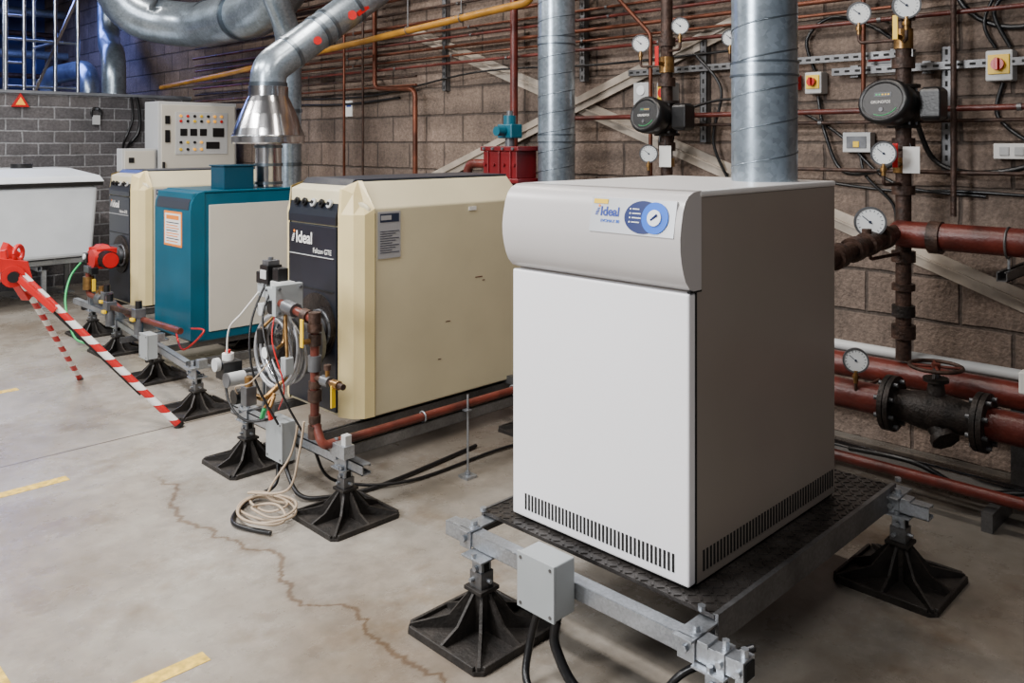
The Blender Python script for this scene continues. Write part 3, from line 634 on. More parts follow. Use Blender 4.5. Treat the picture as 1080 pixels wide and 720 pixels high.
g = G(); g.channel((1.93, 3.50, .25), (1.93, 3.50, .44), M["galv"], o=(-1, 0, 0)); g.done("burner_stand", bn)
g = G()
g.smoothpath([(1.84, 3.42, .84), (1.80, 3.50, .74), (1.78, 3.58, .66), (1.79, 3.62, .52)], .004, M["paper"], 8)
g.smoothpath([(1.80, 3.20, .80), (1.76, 3.16, .68), (1.78, 3.10, .5), (1.84, 3.25, .36)], .003, M["red"], 8)
g.smoothpath([(1.86, 3.30, .91), (1.76, 3.24, .75), (1.76, 3.10, .5), (1.82, 3.02, .32)], .005, M["black"], 8)
g.smoothpath([(1.86, 3.38, .90), (1.76, 3.34, .72), (1.74, 3.28, .52), (1.80, 3.18, .32)], .005, M["black"], 8)
g.smoothpath([(1.78, 3.62, .47), (1.74, 3.50, .36), (1.76, 3.38, .30), (1.84, 3.27, .32)], .006, M["black"], 8)
g.smoothpath([(1.76, 3.42, .38), (1.70, 3.36, .46), (1.72, 3.26, .50), (1.80, 3.22, .60)], .003, M["beige"], 8)
g.done("wiring", bn)
jbox((1.855, 3.25, .235), (.06, .13, .17), "grey junction box clamped below gas burner")
g = G(); P = []
for i in range(220):
    t = i/219*2*math.pi*5.3; R_ = .105+.035*math.sin(t*.37+1)+.01*math.sin(t*1.7); P.append(V((1.70+R_*math.cos(t)*.8+.035*math.sin(t*.21), 3.09+R_*math.sin(t)*1.15+.05*math.sin(t*.19), .009+.008*(i/219)*4+.006*(1+math.sin(t*2.3)))))
g.sweep(P, .0050, M["beige"], 8); g.smoothpath([P[-1], (1.76, 3.04, .10), (1.79, 3.0, .25), (1.80, 2.98, .38)], .005, M["beige"], 8); g.smoothpath([P[0], (1.74, 3.16, .05), (1.82, 3.12, .20), (1.82, 3.06, .34)], .005, M["beige"], 8); g.done("coiled_hose", label="beige hose coiled loosely on floor below burner", cat="hose", loc=(1.7, 3.08, 0))
cable([(1.855, 3.22, .12), (1.86, 3.12, .03), (1.95, 3.05, .012), (2.2, 2.99, .012), (2.8, 3.05, .012)], .009, label="black cable trailing across floor from junction box")
cable([(1.855, 3.28, .12), (1.82, 3.25, .04), (1.68, 3.24, .012), (1.56, 3.10, .012), (1.62, 2.92, .012)], .009, label="black electrical cable curling on floor by hose")
cable([(1.92, 3.09, .2), (2.02, 3.09, .05), (2.3, 2.94, .012), (2.9, 2.93, .012), (3.4, 2.8, .012)], .007, label="black cable trailing under red gas pipe")
g = G(); g.box((1.86, 2.80, .30), (.05, .10, .05), M["galv"]); g.box((1.86, 2.77, .34), (.03, .03, .05), M["lgrey"]); g.bolt((1.86, 2.84, .325), (0, 0, 1)); g.done("rail_clamp", label="galvanised clamp on rail end below red pipe", cat="clamp", bev=.002)

# ------------------------------------------------------------------ BOILER 3 (teal)
b3 = thing("teal_boiler", "teal boiler with off-white side panel and printed notice", "boiler", (2.8, 5.65, .18))
g = G(); g.bx(2.42, 3.17, 5.374, 5.935, .185, 1.165, M["teal"]); g.done("casing", b3, bev=.008)
fpz = [(2.405, .20), (2.405, 1.05), (2.412, 1.10), (2.430, 1.14), (2.455, 1.165), (2.50, 1.178), (2.50, .20)]
g = G(); g.prism([(x, 5.368, z) for x, z in fpz], (0, .574, 0), M["teal"], False); g.done("front_panel", b3, bev=.006, seg=3, label="teal front with rounded upper corner")
g = G(); g.prism([(2.4025, 5.40, 1.055), (2.4095, 5.40, 1.103), (2.428, 5.40, 1.144), (2.434, 5.40, 1.138), (2.416, 5.40, 1.10), (2.409, 5.40, 1.055)], (0, .51, 0), M["navy2"]); g.done("control_strip", b3, label="dark control strip along top front")
g = G(); g.bx(2.53, 3.125, 5.364, 5.376, .245, 1.085, M["offwhite"]); g.done("side_panel", b3, bev=.003, label="off-white side panel")
g = G(); g.bx(2.49, 3.18, 5.366, 5.945, 1.165, 1.18, M["teal"]); g.done("top_panel", b3, bev=.005)
g = G(); g.bx(2.66, 2.88, 5.42, 5.62, 1.18, 1.335, M["tealdark"]); g.bx(2.65, 2.89, 5.41, 5.63, 1.335, 1.345, M["tealdark"]); g.done("top_housing", b3, bev=.004)
g = G(); g.bx(2.4025, 2.4055, 5.50, 5.78, .80, 1.035, M["orange"]); lb = g.done("notice", b3, label="white notice with orange border")
g = G(); g.bx(2.4012, 2.4026, 5.515, 5.765, .815, 1.02, M["paper"]); g.done("notice_paper", lb)
g = G(); g.bx(2.4000, 2.4014, 5.54, 5.74, .98, 1.008, M["orange"])
for i in range(8): g.bx(2.4000, 2.4014, 5.54+.02*(i % 2), 5.74, .955-.018*i, .961-.018*i, M["orange"] if i % 3 else M["ink"])
g.done("printing", lb)
fr3 = thing("boiler_stand", "galvanised strut base frame under teal boiler", "stand", (2.6, 5.4, .16))
g = G(); g.channel((2.10, 4.60, .212), (2.30, 6.45, .212), M["galv"], o=(1, 0, 0)); g.done("front_rail", fr3)
g = G()
for y in (5.42, 5.88): g.channel((2.15, y, .165), (3.2, y, .165), M["galvd"], .036, o=(0, 0, 1), slots=False)
g.channel((2.05, 4.62, .250), (3.55, 4.62, .250), M["galvd"], .041); g.done("side_rail", fr3)
g = G()
for x, y in [(2.10, 4.6), (2.2, 5.41), (2.28, 6.29)]: g.box((x, y, .240), (.12, .10, .012), M["galv"]); g.box((x-.03, y, .21), (.008, .09, .08), M["galv"]); g.bolt((x-.03, y, .246), (0, 0, 1), .01, .03); g.bolt((x-.034, y+.03, .21), (-1, 0, 0), .01, .012); g.box((x+.01, y-.03, .265), (.05, .04, .04), M["galv"])
g.done("rail_bracket", fr3, bev=.001)
jbox((2.09, 5.25, .25), (.06, .12, .15), "grey junction box on teal boiler rail")
fr4 = thing("boiler_stand", "galvanised strut base frame under rear cream boiler", "stand", (2.9, 7.0, .14))
g = G(); g.channel((2.35, 6.5, .208), (2.35, 7.4, .208), M["galv"], o=(1, 0, 0)); g.channel((2.35, 6.72, .17), (3.65, 6.72, .17), M["galvd"], .04); g.channel((2.35, 7.25, .17), (3.65, 7.25, .17), M["galvd"], .04); g.done("strut_rail", fr4)
rb = thing("red_burner", "bright red gas burner with yellow lever on dark boiler front", "burner", (2.35, 6.95, .35))
g = G(); g.box((2.40, 6.95, .585), (.14, .24, .12), M["red"]); g.cyl((2.46, 6.95, .60), (2.54, 6.95, .60), .09, M["dgrey"], n=24); g.cyl((2.36, 6.88, .60), (2.30, 6.88, .60), .075, M["red"], n=24); g.hull([(2.34, 6.84, .645), (2.34, 7.06, .645), (2.46, 6.84, .645), (2.46, 7.06, .645), (2.37, 6.90, .70), (2.37, 7.0, .70), (2.43, 6.90, .70), (2.43, 7.0, .70)], M["red"])
for y in (6.84, 6.90, 6.96, 7.02): g.box((2.40, y, .655), (.15, .012, .05), M["red"])
g.done("burner_housing", rb, bev=.006)
g = G(); g.cyl((2.38, 6.83, .60), (2.38, 6.70, .60), .058, M["red"], n=20)
for k in range(5): g.cyl((2.38, 6.82-k*.025, .60), (2.38, 6.812-k*.025, .60), .066, M["dirty"], n=20)
g.cyl((2.38, 7.07, .58), (2.38, 7.16, .58), .045, M["black"], n=20); g.box((2.31, 7.0, .60), (.04, .08, .07), M["black"]); g.cyl((2.29, 7.0, .61), (2.28, 7.0, .61), .022, M["gauge"], n=14); g.box((2.30, 6.93, .52), (.05, .10, .05), M["dgrey"]); g.box((2.29, 6.80, .52), (.05, .05, .05), M["black"]); g.done("motor", rb, bev=.002)
g = G(); g.tube([(2.30, 6.95, .52), (2.30, 6.95, .32), (2.30, 6.4, .32), (2.22, 5.9, .32), (2.22, 5.1, .34)], .020, M["brownpipe"], n=12); g.box((2.27, 6.74, .42), (.02, .02, .09), M["yel"]); g.cyl((2.30, 6.95, .36), (2.30, 6.95, .46), .04, M["brass"], n=12); g.cyl((2.30, 6.6, .32), (2.30, 6.7, .32), .05, M["dgrey"], n=14); g.cyl((2.30, 6.65, .32), (2.30, 6.65, .42), .025, M["brass"], n=10); g.cyl((2.30, 6.74, .32), (2.30, 6.74, .38), .018, M["brass"], n=10); g.done("gas_train", rb)
g = G(); g.channel((2.34, 7.0, .23), (2.34, 7.0, .54), M["galv"], o=(-1, 0, 0)); g.done("burner_stand", rb)
cable([(2.28, 7.05, .56), (2.20, 7.05, .45), (2.12, 6.9, .28), (2.12, 6.7, .06), (2.2, 6.6, .012)], .008, M["green"], label="bright green hose hanging from red burner", name="hose")
cable([(2.36, 5.5, .27), (2.28, 5.2, .20), (2.3, 4.95, .35), (2.38, 5.3, .30)], .006, M["red"], label="thin red cable looped at teal boiler base")
g = G()
for i, (x, y) in enumerate([(2.16, 6.1), (2.2, 5.7), (2.28, 6.5)]): g.cyl((x, y, .23), (x, y, .34), .03, M["dgrey"], n=12); g.box((x, y, .37), (.07, .07, .06), M["dgrey"]); g.box((x-.04, y, .33), (.02, .05, .02), M["yel"]); g.cyl((x, y, .40), (x, y, .45), .022, M["black"], n=12)
g.bar((2.16, 6.1, .36), (2.28, 6.5, .36), .03, .03, M["rust"]); g.bar((2.2, 5.7, .36), (2.16, 6.1, .36), .03, .03, M["rust"]); g.done("valve_train", label="small gas valve train on galvanised rail", cat="valve", bev=.003)

# ------------------------------------------------------------------ barrier
ba = thing("folding_barrier", "red and white striped folding barrier with chunky red heads", "barrier", (1.6, 4.8, 0))
g = G(); g.cyl((1.905, 4.378, .003), (1.26, 4.82, .84), .019, M["stripe"], n=16); g.done("striped_pole", ba)
g = G(); g.cyl((1.84, 5.71, .003), (1.29, 4.93, .80), .016, M["stripe"], n=16); g.done("striped_pole", ba)
g = G(); g.cyl((1.0, 5.9, .003), (1.22, 4.95, .82), .016, M["stripe"], n=16); g.done("striped_pole", ba)
g = G(); g.cyl((1.905, 4.378, 0), (1.895, 4.385, .016), .026, M["black"], n=14); g.cyl((1.84, 5.71, 0), (1.833, 5.70, .012), .022, M["black"], n=14); g.cyl((1.0, 5.9, 0), (1.003, 5.89, .012), .022, M["black"], n=14); g.done("rubber_tip", ba)
g = G(); g.cyl((1.23, 4.80, .82), (1.27, 4.98, .82), .055, M["red"], n=20); g.cyl((1.235, 4.80, .82), (1.225, 4.775, .82), .028, M["black"], n=12)
g.hull([(1.10, 4.84, .87), (1.32, 4.80, .80), (1.32, 4.90, .80), (1.10, 4.94, .87), (1.10, 4.84, .93), (1.30, 4.80, .89), (1.30, 4.90, .89), (1.10, 4.94, .93)], M["red"])
g.hull([(1.20, 4.92, .88), (1.24, 4.92, .98), (1.20, 5.02, .88), (1.24, 5.02, .98), (1.32, 4.92, .86), (1.32, 5.02, .86), (1.30, 4.92, .92), (1.30, 5.02, .92)], M["red"])
g.bar((1.02, 4.98, .90), (1.22, 4.86, .93), .03, .05, M["red"]); g.torus((1.27, 4.86, .93), (.6, -.6, 0), .038, .012, M["red"], n=18)
g.bar((1.24, 4.80, .83), (1.40, 4.70, .64), .05, .03, M["red"]); g.bar((1.26, 4.98, .82), (1.36, 5.05, .66), .05, .03, M["red"]); g.done("hinge_head", ba, bev=.004, label="bright red hinge head")
g = G(); g.bar((1.40, 4.72, .63), (1.75, 4.50, .18), .03, .012, M["black"]); g.done("folding_strut", ba)

# ------------------------------------------------------------------ tank + stand
tk = thing("water_tank", "white plastic water tank with black edged lid", "tank", (2.35, 8.75, .43))
g = G(); g.hull([(1.80, 8.34, .44), (2.80, 8.34, .44), (2.80, 9.2, .44), (1.80, 9.2, .44), (1.76, 8.30, 1.10), (2.84, 8.30, 1.10), (2.84, 9.24, 1.10), (1.76, 9.24, 1.10)], M["tank"]); g.done("tank_body", tk, bev=.04, seg=3)
g = G(); g.bx(1.74, 2.87, 8.27, 9.27, 1.10, 1.135, M["black"]); g.done("rim", tk, bev=.005)
g = G(); g.hull([(1.73, 8.26, 1.135), (2.88, 8.26, 1.135), (2.88, 9.28, 1.135), (1.73, 9.28, 1.135), (1.76, 8.29, 1.19), (2.85, 8.29, 1.19), (2.85, 9.25, 1.19), (1.76, 9.25, 1.19), (1.95, 8.5, 1.26), (2.65, 8.5, 1.26), (2.65, 9.0, 1.26), (1.95, 9.0, 1.26)], M["tank"]); g.cyl((2.3, 8.7, 1.25), (2.3, 8.7, 1.30), .09, M["black"], n=20); g.done("tank_lid", tk, bev=.01)
st = thing("tank_stand", "galvanised strut stand under white water tank", "stand", (2.35, 8.75, 0))
g = G()
for y in (8.4, 9.15): g.channel((1.75, y, .405), (2.95, y, .405), M["galv"], .045)
for x in (1.85, 2.35, 2.82): g.channel((x, 8.35, .36), (x, 9.2, .36), M["galv"], .04)
g.done("deck_rail", st)
g = G()
for x in (1.85, 2.4, 2.82):
    for y in (8.4, 9.15): g.channel((x, y, .012), (x, y, .34), M["galv"], .041, o=(-1, 0, 0)); g.box((x, y, .006), (.12, .12, .012), M["galv"])
g.done("leg", st)
g = G(); g.channel((2.95, 8.1, 0), (2.95, 8.1, .72), M["galv"], .05, o=(-1, 0, 0), slots=True); g.box((2.95, 8.1, .006), (.12, .12, .012), M["galv"]); g.done("strut_post", label="slotted galvanised post standing beside water tank", cat="post")

# ------------------------------------------------------------------ electrical cabinet
ep = thing("electrical_cabinet", "tall light grey electrical control cabinet with meters and lamps", "cabinet", (3.76, 8.36, 0))
g = G(); g.bx(3.36, 4.17, 8.22, 8.55, .06, 1.90, M["lgrey"]); g.bx(3.39, 4.14, 8.25, 8.55, 0, .06, M["black"]); g.done("cabinet_body", ep, bev=.006)
g = G(); g.bx(3.385, 4.145, 8.203, 8.221, .1, 1.87, M["offwhite"]); g.done("cabinet_door", ep, bev=.004)
g = G(); g.bx(3.52, 4.06, 8.196, 8.204, 1.38, 1.80, M["lgrey"]); g.done("fascia_plate", ep, bev=.002)
g = G()
for xx, zz, w_, h_ in [(3.60, 1.60, .07, .07), (3.70, 1.60, .07, .07), (3.80, 1.60, .07, .07), (3.96, 1.60, .12, .09), (3.90, 1.47, .14, .07), (3.44, 1.72, .05, .08), (3.44, 1.56, .05, .12)]: g.bx(xx-w_/2, xx+w_/2, 8.188, 8.197, zz-h_/2, zz+h_/2, M["black"])
g.done("meter", ep, bev=.002)
g = G(); k = 0
for zz in (1.76, 1.71, 1.50, 1.43):
    for xx in [3.57, 3.64, 3.71, 3.78, 3.85, 3.92, 3.99]:
        k += 1
        if zz < 1.6 and xx > 3.8: continue
        g.cyl((xx, 8.197, zz), (xx, 8.184, zz), .014, [M["lit_o"], M["lit_o"], M["red"], M["black"], M["yel"], M["black"]][k % 6], n=10)
g.done("indicator_lamp", ep)
g = G(); g.box((3.40, 8.19, 1.25), (.02, .03, .12), M["black"]); g.done("door_handle", ep, bev=.003)
cb = thing("wall_cabinet", "small light grey enclosure on slim post", "electrical box", (3.18, 8.3, 0))
g = G(); g.bx(3.02, 3.34, 8.22, 8.36, 1.22, 1.44, M["lgrey"]); g.done("enclosure", cb, bev=.006)
g = G(); g.bx(3.04, 3.32, 8.208, 8.221, 1.24, 1.42, M["offwhite"]); g.box((3.1, 8.203, 1.33), (.05, .012, .05), M["black"]); g.done("cover", cb, bev=.003)
g = G(); g.channel((3.18, 8.38, .012), (3.18, 8.38, 1.40), M["galv"], o=(0, -1, 0)); g.box((3.18, 8.38, .006), (.15, .15, .012), M["galv"]); g.done("post", cb)

sg = thing("warning_sign", "small red triangular warning sign on grey brick wall", "sign", (2.52, 9.565, 1.86))
g = G(); g.prism([(2.44, 9.565, 1.86), (2.60, 9.565, 1.86), (2.52, 9.565, 2.0)], (0, .034, 0), M["red"]); g.prism([(2.475, 9.562, 1.88), (2.565, 9.562, 1.88), (2.52, 9.562, 1.96)], (0, .003, 0), M["lit_o"]); g.done("plate", sg)
hk = G(); hk.torus((3.25, 9.58, 1.82), (0, 1, 0), .05, .012, M["black"]); hk.cyl((3.25, 9.6, 1.86), (3.25, 9.54, 1.86), .01, M["galv"], n=8); hk.box((3.25, 9.575, 1.74), (.07, .03, .1), M["lgrey"]); hk.done("cable_coil", label="coiled black cable on hook on grey brick wall", cat="cable")
cable([(3.66, 9.54, 2.0), (3.70, 9.55, 1.8), (3.68, 9.55, 1.6), (3.55, 9.50, 1.45), (3.36, 8.8, 1.38), (3.30, 8.38, 1.38)], .018, label="black conduit dropping down brick partition")
cable([(3.60, 9.54, 2.0), (3.62, 9.55, 1.75), (3.5, 9.50, 1.45), (3.3, 8.8, 1.3), (3.25, 8.38, 1.3)], .014, label="black conduit dropping down brick partition")

# ------------------------------------------------------------------ beyond partition
tw = thing("scaffold_tower", "pale aluminium scaffold tower behind partition", "scaffold", (2.95, 10.6, 0))
g = G()
for x in (2.62, 2.80, 3.12, 3.36):
    g.cyl((x, 10.5, 0), (x, 10.5, 3.9), .022, M["inox"], n=12); g.cyl((x, 11.3, 0), (x, 11.3, 3.9), .022, M["inox"], n=12)
g.done("upright", tw)
g = G()
for i in range(14):
    z = .3+i*.26; g.cyl((2.62, 10.5, z), (2.80, 10.5, z), .016, M["inox"], n=8)
    if i % 2: g.cyl((2.80, 10.5, z), (3.36, 10.5, z), .016, M["galv"], n=8)
    if i % 3 == 0: g.cyl((3.12, 10.5, z), (3.12, 11.3, z), .016, M["galv"], n=8)
g.bar((2.8, 10.5, 1.8), (3.36, 10.5, 3.2), .03, .03, M["inox"]); g.done("rung", tw)
for i, (z, yy) in enumerate(((2.5, 14.2), (2.8, 13.9), (3.15, 14.3), (3.45, 14.05))):
    g = G(); g.tube([(1.5, yy, 0), (1.5, yy, z), (4.298, yy, z)], .04+.02*(i % 2), M["duct"] if i % 2 else M["rust"], n=12, bend=.12); g.done("overhead_pipe", label="overhead pipe crossing beyond partition wall", cat="pipe", group="overhead pipes beyond partition")
for i, y in enumerate((10.8, 12.2, 13.6)):
    g = G(); g.bx(-4, 4.3, y-.06, y+.06, 3.70, 3.72, M["navy"]); g.bx(-4, 4.3, y-.008, y+.008, 3.72, 3.98, M["navy"]); g.bx(-4, 4.3, y-.06, y+.06, 3.98, 4.0, M["navy"]); g.done("ceiling_beam", label="dark blue steel roof beam", cat="beam", group="roof beams")

# ------------------------------------------------------------------ wall services
def run(name, pts, r, m, label, cat="pipe", group=None, n=12, bend=None):
    g = G(); g.tube(pts, r, m, bend=bend, n=n); return g.done(name, label=label, cat=cat, group=group)
for a, b in [((4.290, 5.406, 2.386), (4.290, .7, .66)), ((4.264, 5.6, 1.05), (4.264, 2.2, 2.27))]:
    g = G(); g.bar(a, b, .012, .095, M["brace"], up=(0, 0, 1)); g.bar(V(a)+V((-.013, 0, .0)), V(b)+V((-.013, 0, 0)), .022, .008, M["brace"])
    for q in (a, b): g.cyl(V(q), V((4.2995, q[1], q[2])), .03, M["brace"], n=8)
    g.done("steel_brace", label="beige painted diagonal steel brace on block wall", cat="brace", group="diagonal wall braces")
grp = "copper pipes along wall"
PIPES = [(2.82, 4.20, .3, 9.3, .015, "rust"), (2.74, 4.20, .3, 9.3, .012, "copper"), (2.66, 4.20, .3, 9.3, .013, "copper"), (2.55, 4.22, .3, 9.3, .010, "rust"), (2.44, 4.20, .3, 9.3, .015, "copper"), (2.36, 4.22, .3, 9.3, .009, "copper"), (2.30, 4.22, .3, 9.3, .010, "redpipe"),
         (2.225, 4.20, .3, 9.3, .013, "copper"), (2.16, 4.22, 1.6, 9.3, .009, "copper"), (2.10, 4.20, 1.0, 9.3, .011, "redpipe"), (2.03, 4.22, 5.3, 9.3, .010, "rust"), (1.96, 4.22, 5.3, 9.3, .010, "copper"), (1.655, 4.17, .3, 3.75, .014, "redpipe"), (1.60, 4.20, .3, 2.9, .009, "rust"), (1.36, 4.2, .3, 2.2, .010, "rust")]
for (z, x, ya_, yb_, r, mm) in PIPES:
    g = G(); g.tube([(x, ya_, z), (x, yb_, z)], r, M[mm])
    k = ya_+.35+(z*7 % .4)
    while k < yb_: g.box(((x+XW)/2, k, z-.0), (XW-x, .014, .008), M["galvd"]); g.cyl((x, k-.009, z), (x, k+.009, z), r+.004, M["galvd"], n=10); k += 1.3
    g.done("copper_pipe", label="slim copper pipe clipped along block wall", cat="pipe", group=grp)
run("copper_pipe", [(4.16, 5.78, 3.99), (4.16, 5.78, 1.95), (4.16, 5.24, 1.92), (4.16, 5.24, 0)], .020, M["copper"], "copper pipe stepping down block wall", group=grp, bend=.07)
run("copper_pipe", [(4.14, 4.12, 3.99), (4.14, 4.12, 1.3), (4.14, 4.12, 0)], .028, M["redpipe"], "red oxide pipe dropping down block wall", group=grp)
run("copper_pipe", [(4.14, 6.2, 3.99), (4.14, 6.2, 1.5), (4.14, 6.2, 0)], .012, M["copper"], "thin copper pipe dropping down block wall", group=grp)
run("copper_pipe", [(4.16, 7.1, 3.99), (4.16, 7.1, 0)], .016, M["rust"], "thin copper pipe dropping down block wall", group=grp)
run("copper_pipe", [(4.16, 5.95, 3.99), (4.16, 5.95, 2.2), (4.16, 5.95, 0)], .010, M["rust"], "thin copper pipe dropping down block wall", group=grp)
run("copper_pipe", [(4.18, 3.25, 3.99), (4.18, 3.25, 2.4), (4.18, 3.0, 2.15), (4.18, 3.0, 0)], .012, M["copper"], "thin copper pipe dropping down block wall", group=grp)
run("copper_pipe", [(4.18, 1.72, 3.99), (4.18, 1.72, 1.72), (4.29, 1.72, 1.72)], .011, M["copper"], "thin copper pipe dropping down block wall", group=grp, bend=.03)
run("copper_pipe", [(4.16, 1.30, 3.99), (4.16, 1.30, 1.16)], .013, M["rust"], "thin copper pipe dropping down block wall", group=grp)
run("yellow_gas_pipe", [(3.9, 3.72, 3.99), (3.9, 3.72, 2.40), (3.95, 7.9, 2.19), (3.95, 9.58, 2.12)], .026, M["yellow"], "ochre painted overhead gas pipe", bend=.08)
for y in (4.4, 5.0):
    zz = 2.40-(y-3.72)*.21/4.18
    g = G(); g.cyl((3.9, y, zz+.02), (3.9, y, 3.999), .005, M["galvd"], n=6); g.torus((3.9, y, zz), (0, 1, 0), .030, .004, M["galvd"], n=16, k=5); g.done("pipe_hanger", label="threaded rod hanger holding yellow gas pipe", cat="pipe hanger", group="threaded pipe hangers")
for y, z0_, z1_ in [(1.36, 1.35, 1.95), (2.68, 1.5, 2.1), (2.2, 1.0, 2.7), (3.6, 1.9, 2.8), (5.0, 1.9, 2.8), (.95, 1.2, 2.0)]:
    g = G(); g.channel((4.276, y, z0_), (4.276, y, z1_), M["galvd"], .046, o=(1, 0, 0), slots=True); g.done("strut_channel", label="galvanised slotted strut fixed upright on wall", cat="strut", group="upright wall struts")
for y0_, y1_, z in [(1.5, 3.2, 1.93), (1.0, 1.9, 1.86)]:
    g = G(); g.channel((4.24, y0_, z), (4.24, y1_, z), M["galvd"], .036, o=(1, 0, 0), slots=True)
    for q in (y0_+.1, (y0_+y1_)/2, y1_-.1): g.box((4.279, q, z), (.04, .04, .06), M["galvd"])
    g.done("strut_channel", label="galvanised slotted strut fixed level on wall", cat="strut", group="level wall struts")

def pump(y, x, zc, label, ztop=3.99, zbot=.5, r=.034):
    run("riser_pipe", [(x, y, zbot), (x, y, zc-.10)], r, M["rust"], "rusty vertical pipe below black pump", n=18)
    run("riser_pipe", [(x, y, zc+.10), (x, y, ztop)], r, M["rust"], "rusty vertical pipe above black pump", n=18)
    t = thing("circulation_pump", label, "pump", (x, y, zc-.11))
    g = G(); g.cyl((x, y, zc-.10), (x, y, zc+.10), .05, M["dirty"], n=24)
    for s in (-1, 1): g.cyl((x, y, zc+s*.10), (x, y, zc+s*.085), .072, M["dirty"], n=24); [g.bolt((x+math.cos(a)*.057, y+math.sin(a)*.057, zc+s*.085), (0, 0, -s), .008, .016) for a in (.8, 2.4, 3.9, 5.5)]
    g.cyl((x+.05, y, zc), (x-.08, y, zc), .085, M["dirty"], n=28); g.done("volute", t)
    # angled bulky housing with oval face turned slightly up and outward
    ax = V((-.94, .22, .18)).normalized(); o = V((x-.07, y, zc)); sx, sy = frame(ax)
    rt = ax.cross(V((0, 0, 1))).normalized(); upv = rt.cross(ax).normalized()
    def ring(h, a, b, k=36): return [o+ax*h+rt*math.cos(t_)*a+upv*math.sin(t_)*b for t_ in [2*math.pi*i/k for i in range(k)]]
    g = G(); prof_ = [(0, .085, .085), (.02, .115, .098), (.085, .128, .105), (.110, .126, .104), (.120, .116, .095), (.122, .104, .084), (.117, .098, .079)]
    vs = []
    for h, a, b in prof_: vs += ring(h, a, b)
    g.add(vs, [(k*36+i, k*36+(i+1) % 36, (k+1)*36+(i+1) % 36, (k+1)*36+i) for k in range(len(prof_)-1) for i in range(36)], M["black"], True)
    g.add(ring(.117, .098, .079), [tuple(range(36))], M["black"]); g.add(ring(0, .085, .085), [tuple(range(36))], M["black"])
    for k in range(9):
        p = o+ax*.05-upv*(.05-k*.012)+rt*.128; g.box(p, (.07, .012, .005), M["dirty"], Matrix((ax, rt, upv)).transposed())
    g.done("motor_housing", t)
    g = G(); f0 = o+ax*.1175; RR = Matrix((rt, upv, ax)).transposed()
    P = [f0+rt*math.cos(a)*.086+upv*math.sin(a)*.067 for a in [(-2.6+k*.075) for k in range(20)]]; g.sweep(P, .0016, M["green"], 6)
    g.box(f0+upv*.028, (.085, .020, .002), M["navy2"], RR)
    for k in range(5): g.box(f0+upv*.028+rt*(-.030+k*.015)+ax*.0015, (.008, .006, .001), M["yel"] if k < 3 else M["green"], RR)
    g.cyl(f0-upv*.040, f0-upv*.040+ax*.003, .010, M["dgrey"], n=16)
    g.done("display_ring", t)
    text("GRUNDFOS", .0185, M["paper"], f0+ax*.001-rt*(-.0)-V((0, 0, 0))-upv*.012+(rt*-.055 if rt.y < 0 else rt*.055), rt if rt.y < 0 else -rt, upv, t)
    g = G(); g.hull([V((x-.06+a*.05, y-.15+b*.045, zc+.005+c_*.075)) for a in (-1, 1) for b in (-1, 1) for c_ in (-.8, .8)]+[V((x-.06+a*.035, y-.15+b*.03, zc+.005+c_*.075)) for a in (-1, 1) for b in (-1, 1) for c_ in (-1, 1)], M["black"]); g.done("terminal_box", t, bev=.006)
    return t
pump(1.47, 4.02, 1.665, "bulky black circulation pump with oval dial face by isolator")
pump(2.80, 4.06, 1.637, "bulky black circulation pump with oval dial face on riser", zbot=0)
def fittings(x, y, zs):
    for z, h, r, m in zs:
        g = G(); n = 8 if m == "brass" else 18; g.cyl((x, y, z), (x, y, z+h), r, M[m], n=n); g.cyl((x, y, z+h*.35), (x, y, z+h*.65), r*.9, M[m], n=18); g.done("riser_coupling", label="rusty coupling screwed on riser pipe", cat="pipe fitting", group="riser couplings")
fittings(4.02, 1.47, [(1.84, .05, .05, "rust"), (1.93, .09, .044, "brass"), (2.06, .04, .05, "rust"), (1.47, .05, .05, "rust"), (1.36, .07, .048, "brass"), (1.26, .04, .05, "rust"), (.95, .05, .052, "rust"), (.82, .03, .05, "rust"), (.70, .05, .05, "dirty"), (.60, .06, .052, "rust")])
fittings(4.06, 2.80, [(1.82, .05, .05, "rust"), (1.90, .09, .044, "brass"), (2.05, .05, .05, "rust"), (1.45, .05, .05, "rust"), (1.36, .05, .046, "brass")])
for x, y, z, m in [(3.96, 1.47, 1.98, "yel"), (3.96, 1.47, 1.40, "red"), (4.0, 2.80, 1.95, "red")]:
    g = G(); g.cyl((x+.03, y, z), (x-.035, y, z), .012, M["brass"], n=10); g.box((x-.038, y-.0, z+.04), (.006, .024, .11), M[m]); g.done("valve_lever", label="small coloured lever on riser valve", cat="valve lever", bev=.002)

gr = thing("pressure_gauge", "round white faced dial gauge with dark rim", "gauge", (0, 0, 0), "round dial gauges")
g = G(); g.lathe((0, 0, 0), (-1, 0, 0), [(0, -.03), (.05, -.03), (.05, 0), (.055, .002), (.055, .008), (.048, .008), (.048, .004)], M["dgrey"], 32); g.cyl((0, 0, -.045), (0, 0, -.10), .010, M["brass"], n=10); g.cyl((0, 0, -.065), (0, 0, -.08), .015, M["brass"], n=6); case = g.done("gauge_case", gr)
g = G(); g.cyl((-.001, 0, 0), (-.004, 0, 0), .0485, M["gauge"], n=32); g.done("gauge_face", gr)
g = G()
for k in range(15):
    a = math.radians(-50+k*20); g.box(V((-.0045, math.cos(a)*.040, math.sin(a)*.040)), (.001, .007, .0018), M["ink"], Matrix.Rotation(a, 3, 'X'))
g.box((-.006, .010, .008), (.001, .042, .003), M["ink"], Matrix.Rotation(.7, 3, 'X')); g.cyl((-.004, 0, 0), (-.008, 0, 0), .005, M["ink"], n=10)
g.done("needle_and_scale", gr)
